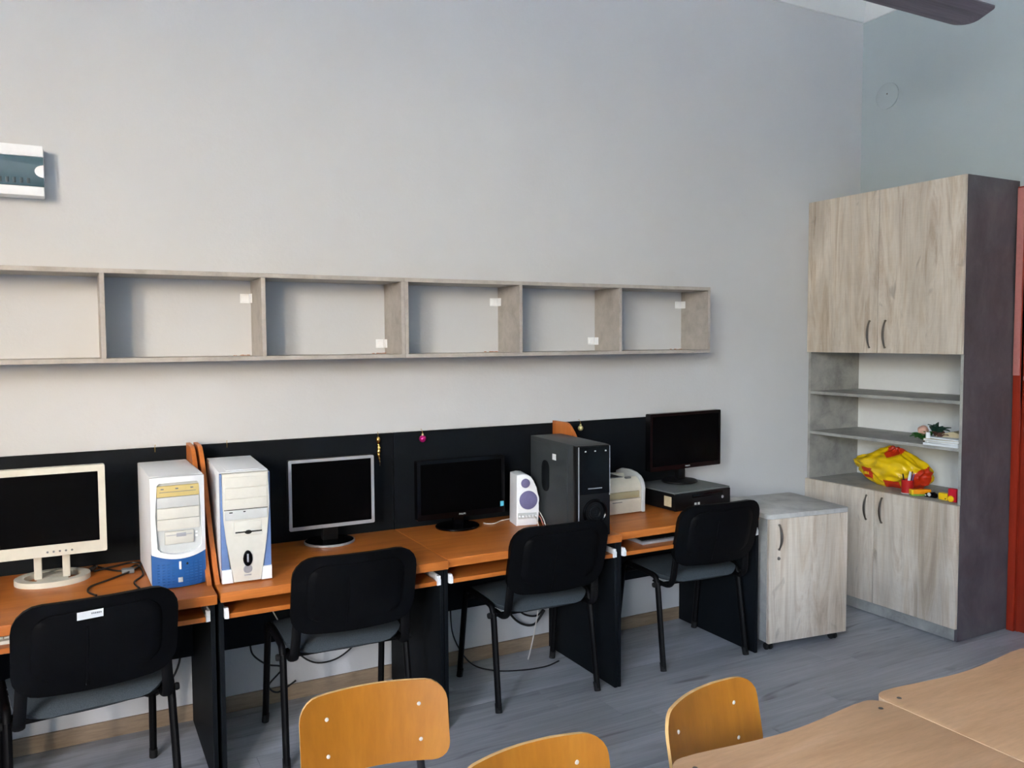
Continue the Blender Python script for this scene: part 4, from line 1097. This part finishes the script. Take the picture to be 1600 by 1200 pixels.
# ------------------------------------------------------------------ ornaments on the partition
def ornaments():
    yf = 3.7155
    def hook(b, x, zt):
        tube(b, smooth_path([(x, yf-.012, zt-.02), (x, yf-.012, zt-.002), (x+.001, yf-.003, zt+.010), (x+.001, yf+.006, zt+.007)], 5), .0011, 6)
    x = 1.264
    t = thing('icicle_ornament', 'gold icicle ornament hanging on the dark partition', 'ornament', (x, yf-.014, 1.203))
    b = B(); prof = []
    for k in range(25):
        s = k/24; r = .0115*math.sin(PI*min(1, s*1.05+.06))**.7*(1-.55*s)+.0012*math.sin(s*40)
        prof.append((max(.001, r), -.045-.105*s))
    lathe(b, prof, 0, 0, 0, 10)
    for v in b.verts:
        s = (-v.co.z-.045)/.105; v.co.x += .006*s+.002*math.sin(s*9); 
    obj('icicle', b, 'gold_foil', t)
    b = B(); lathe(b, [(.003, -.012), (.009, -.018), (.0105, -.026), (.009, -.036), (.004, -.044)], 0, 0, 0, 14); obj('bead', b, 'gold_foil', t)
    b = B(); tube(b, smooth_path([(0, 0, -.014), (0, .0, -.004), (.001, .007, .008), (.001, .016, .006)], 5), .0011, 6); obj('hook', b, 'gold_foil', t)
    for x, r, zc, lab, mat in ((1.486, .017, 1.168, 'magenta ball ornament hanging on the dark partition', 'magenta_ball'), (2.392, .0145, 1.168, 'pale gold ball ornament hanging beside the orange divider', 'pale_gold_ball')):
        t = thing('ball_ornament', lab, 'ornament', (x, yf-.002-r, 1.203))
        dz = zc-1.203
        b = B(); lathe(b, [(max(.0008, r*math.sin(PI*k/14)), dz-r*math.cos(PI*k/14)) for k in range(15)], 0, 0, 0, 20); obj('ball', b, mat, t)
        b = B(); lathe(b, [(.005, dz+r-.001), (.005, dz+r+.006), (.003, dz+r+.008)], 0, 0, 0, 12); obj('cap', b, 'pale_gold_ball', t)
        b = B(); tube(b, smooth_path([(0, 0, dz+r+.006), (0, 0, -.006), (.001, r-.001, .009), (.001, r+.010, .007)], 5), .0011, 6); obj('hook', b, 'gold_foil', t)
    for x, lab in ((.318-.02, 'tiny empty wire hook on the partition above the blue fronted tower'), (.585, 'tiny empty wire hook on the partition above the beige tower')):
        b = B(); tube(b, smooth_path([(x, yf-.002, 1.185), (x, yf-.003, 1.203), (x+.001, yf+.008, 1.2065), (x+.003, yf+.010, 1.214)], 5), .0013, 6)
        tag(obj('wire_hook', b, 'gold_foil'), lab, 'hook')
ornaments()

# ------------------------------------------------------------------ cables
def cable(name, pts, r, mat, lab, cat='cable', k=7):
    b = B(); tube(b, smooth_path(pts, k), r, 7); return tag(obj(name, b, mat), lab, cat)
def cables():
    z = DZ+.004
    c = cable('power_cable', [(.055, 3.60, z), (.12, 3.62, z+.004), (.19, 3.665, z), (.227, 3.63, z), (.185, 3.52, z+.004), (.10, 3.44, z), (.04, 3.38, z), (.03, 3.31, z), (.055, 3.25, z)], .0036, 'cable_black', 'black cable with a plug looping across the desk by the cream monitor')
    b = B(); box(b, .15, .195, 3.505, 3.54, DZ, DZ+.018, .005); tag(obj('plug', b, 'grey_plastic', c), 'grey plug')
    cable('signal_cable', [(.07, 3.665, z), (.12, 3.58, z), (.165, 3.55, z), (.21, 3.61, z+.002), (.222, 3.46, z), (.185, 3.36, z), (.196, 3.27, z)], .0034, 'cable_black', 'thin black cable beside the blue fronted tower')
    b = B(); pts = [(.045, 3.60, DZ+.012), (.058, 3.622, DZ+.014)]; tube(b, pts, .009, 8)
    tube(b, [(.058, 3.622, DZ+.014), (.066, 3.635, DZ+.014)], .0055, 8, mi=1)
    tag(obj('cable_plug', b, ('cable_black', 'chrome')), 'small black plug with shiny metal tip by the cream monitor stand', 'plug')
    w = DZ+.003
    cable('speaker_cable', [(1.95, 3.635, w), (1.87, 3.615, w), (1.81, 3.575, w), (1.776, 3.585, w), (1.768, 3.61, w)], .0026, 'cable_white', 'white cable on the desk behind the loudspeaker')
    cable('audio_cable', [(1.958, 3.449, DZ+.047), (1.964, 3.425, DZ+.030), (1.957, 3.395, w), (1.93, 3.345, w), (1.905, 3.30, w)], .0024, 'cable_white', 'thin white cable dropping from the loudspeaker front')
    cable('red_audio_cable', [(1.996, 3.49, DZ+.05), (1.999, 3.45, DZ+.034), (1.992, 3.415, DZ+.012), (1.982, 3.37, w), (1.984, 3.30, w)], .0024, 'cable_red', 'pale red cable beside the loudspeaker')
    cable('looped_audio_cable', [(1.999, 3.53, DZ+.080), (2.006, 3.49, DZ+.066), (2.004, 3.455, DZ+.050), (2.003, 3.425, DZ+.028), (1.996, 3.385, w), (1.99, 3.30, w)], .0024, 'cable_white', 'white looped cable between loudspeaker and black tower')
    # under the desks
    yw = 3.70
    cable('hanging_cable', [(.10, 3.69, .70), (.13, 3.69, .40), (.18, 3.70, .22), (.27, 3.70, .16), (.36, 3.70, .26), (.38, 3.69, .45), (.37, 3.68, .70)], .0045, 'cable_black', 'black cable hanging in a loop below the blue fronted tower')
    cable('hanging_cable', [(.66, 3.70, .32), (.67, 3.70, .26), (.73, 3.71, .20), (.80, 3.71, .17), (.74, 3.715, .10), (.78, 3.715, .06), (.86, 3.71, .10)], .004, 'cable_black', 'thin black cable looping near the skirting below the beige tower')
    cable('hanging_cable', [(.84, 3.70, .318), (.87, 3.70, .23), (.95, 3.71, .165), (1.05, 3.71, .165), (1.14, 3.71, .22), (1.18, 3.70, .30), (1.19, 3.69, .36)], .004, 'cable_black', 'black cable drooping below the silver framed monitor')
    cable('floor_cable', [(1.62, 3.69, .34), (1.63, 3.68, .18), (1.70, 3.64, .045), (1.80, 3.58, .006), (1.92, 3.52, .0045), (2.05, 3.50, .0045), (2.15, 3.53, .0045)], .0036, 'cable_black', 'black cable trailing on the floor below the black tower')
    cable('hanging_cable', [(1.93, 3.70, .36), (1.95, 3.70, .25), (2.02, 3.71, .17), (2.10, 3.70, .15), (2.16, 3.69, .22)], .006, 'cable_black', 'thick black cable looping below the black tower')
    cable('hanging_cable', [(1.99, 3.69, .36), (2.00, 3.69, .26), (2.05, 3.70, .21), (2.12, 3.69, .20), (2.17, 3.685, .26)], .005, 'cable_black', 'shorter black cable loop hugging the skirting side of the thick one')
    cable('hanging_cable', [(2.14, 3.69, .36), (2.12, 3.69, .22), (2.07, 3.66, .08), (2.02, 3.62, .006)], .0034, 'cable_white', 'pale cable hanging down to the floor below the black tower')
    cable('hanging_cable', [(.21, 3.64, .60), (.215, 3.64, .45), (.21, 3.64, .33), (.20, 3.67, .28)], .003, 'cable_white', 'pale cable hanging below the keyboard tray of the blue fronted tower')
    cable('hanging_cable', [(.70, 3.63, .60), (.73, 3.63, .50), (.79, 3.63, .38), (.84, 3.64, .34)], .003, 'cable_white', 'pale cable slanting under the desk of the beige tower')
cables()

# ------------------------------------------------------------------ ceiling fan, one blade tip in view
def ceiling_fan():
    hx, hy, hz = 2.68, 2.235, 2.952
    t = thing('ceiling_fan', 'dark brown blade of a ceiling fan hanging near the room corner', 'fan', (hx, hy, hz))
    b = B(); lathe(b, [(.03, .06), (.085, .065), (.10, .085), (.10, .15), (.08, .175), (.02, .185)], 0, 0, 0, 28); obj('motor', b, 'fan_white', t)
    b = B(); tube(b, [(0, 0, .08), (0, 0, ZC-hz)], .012, 10); obj('rod', b, 'fan_white', t)
    b = B(); lathe(b, [(.06, ZC-hz), (.055, ZC-hz-.04), (.02, ZC-hz-.06)], 0, 0, 0, 20); obj('canopy', b, 'fan_white', t)
    for s in (1, -1):
        pr = rrect(.10, .785, -.076, .076, (.075, .02, .02, .012), 7)
        b = B(); m = len(pr)
        vs = []
        for dz in (0, .006):
            for x, y in pr:
                vs.append((s*x, s*y, .055-.22*y*1.0+.9*y*y*0+dz-.03*(1-(y/.076)**2)*.4))
        add_faces(b, vs, [tuple(range(m)), tuple(range(2*m-1, m-1, -1))]+[(i, i+m, (i+1) % m+m, (i+1) % m) for i in range(m)])
        bmesh.ops.triangulate(b, faces=[f for f in b.faces if len(f.verts) > 4])
        bl = obj('blade', b, 'fan_blade_brown', t)
        b = B(); box(b, min(s*.09, s*.17), max(s*.09, s*.17), -.02, .02, .062, .075, .003); obj('blade_arm', b, 'fan_white', bl)
ceiling_fan()
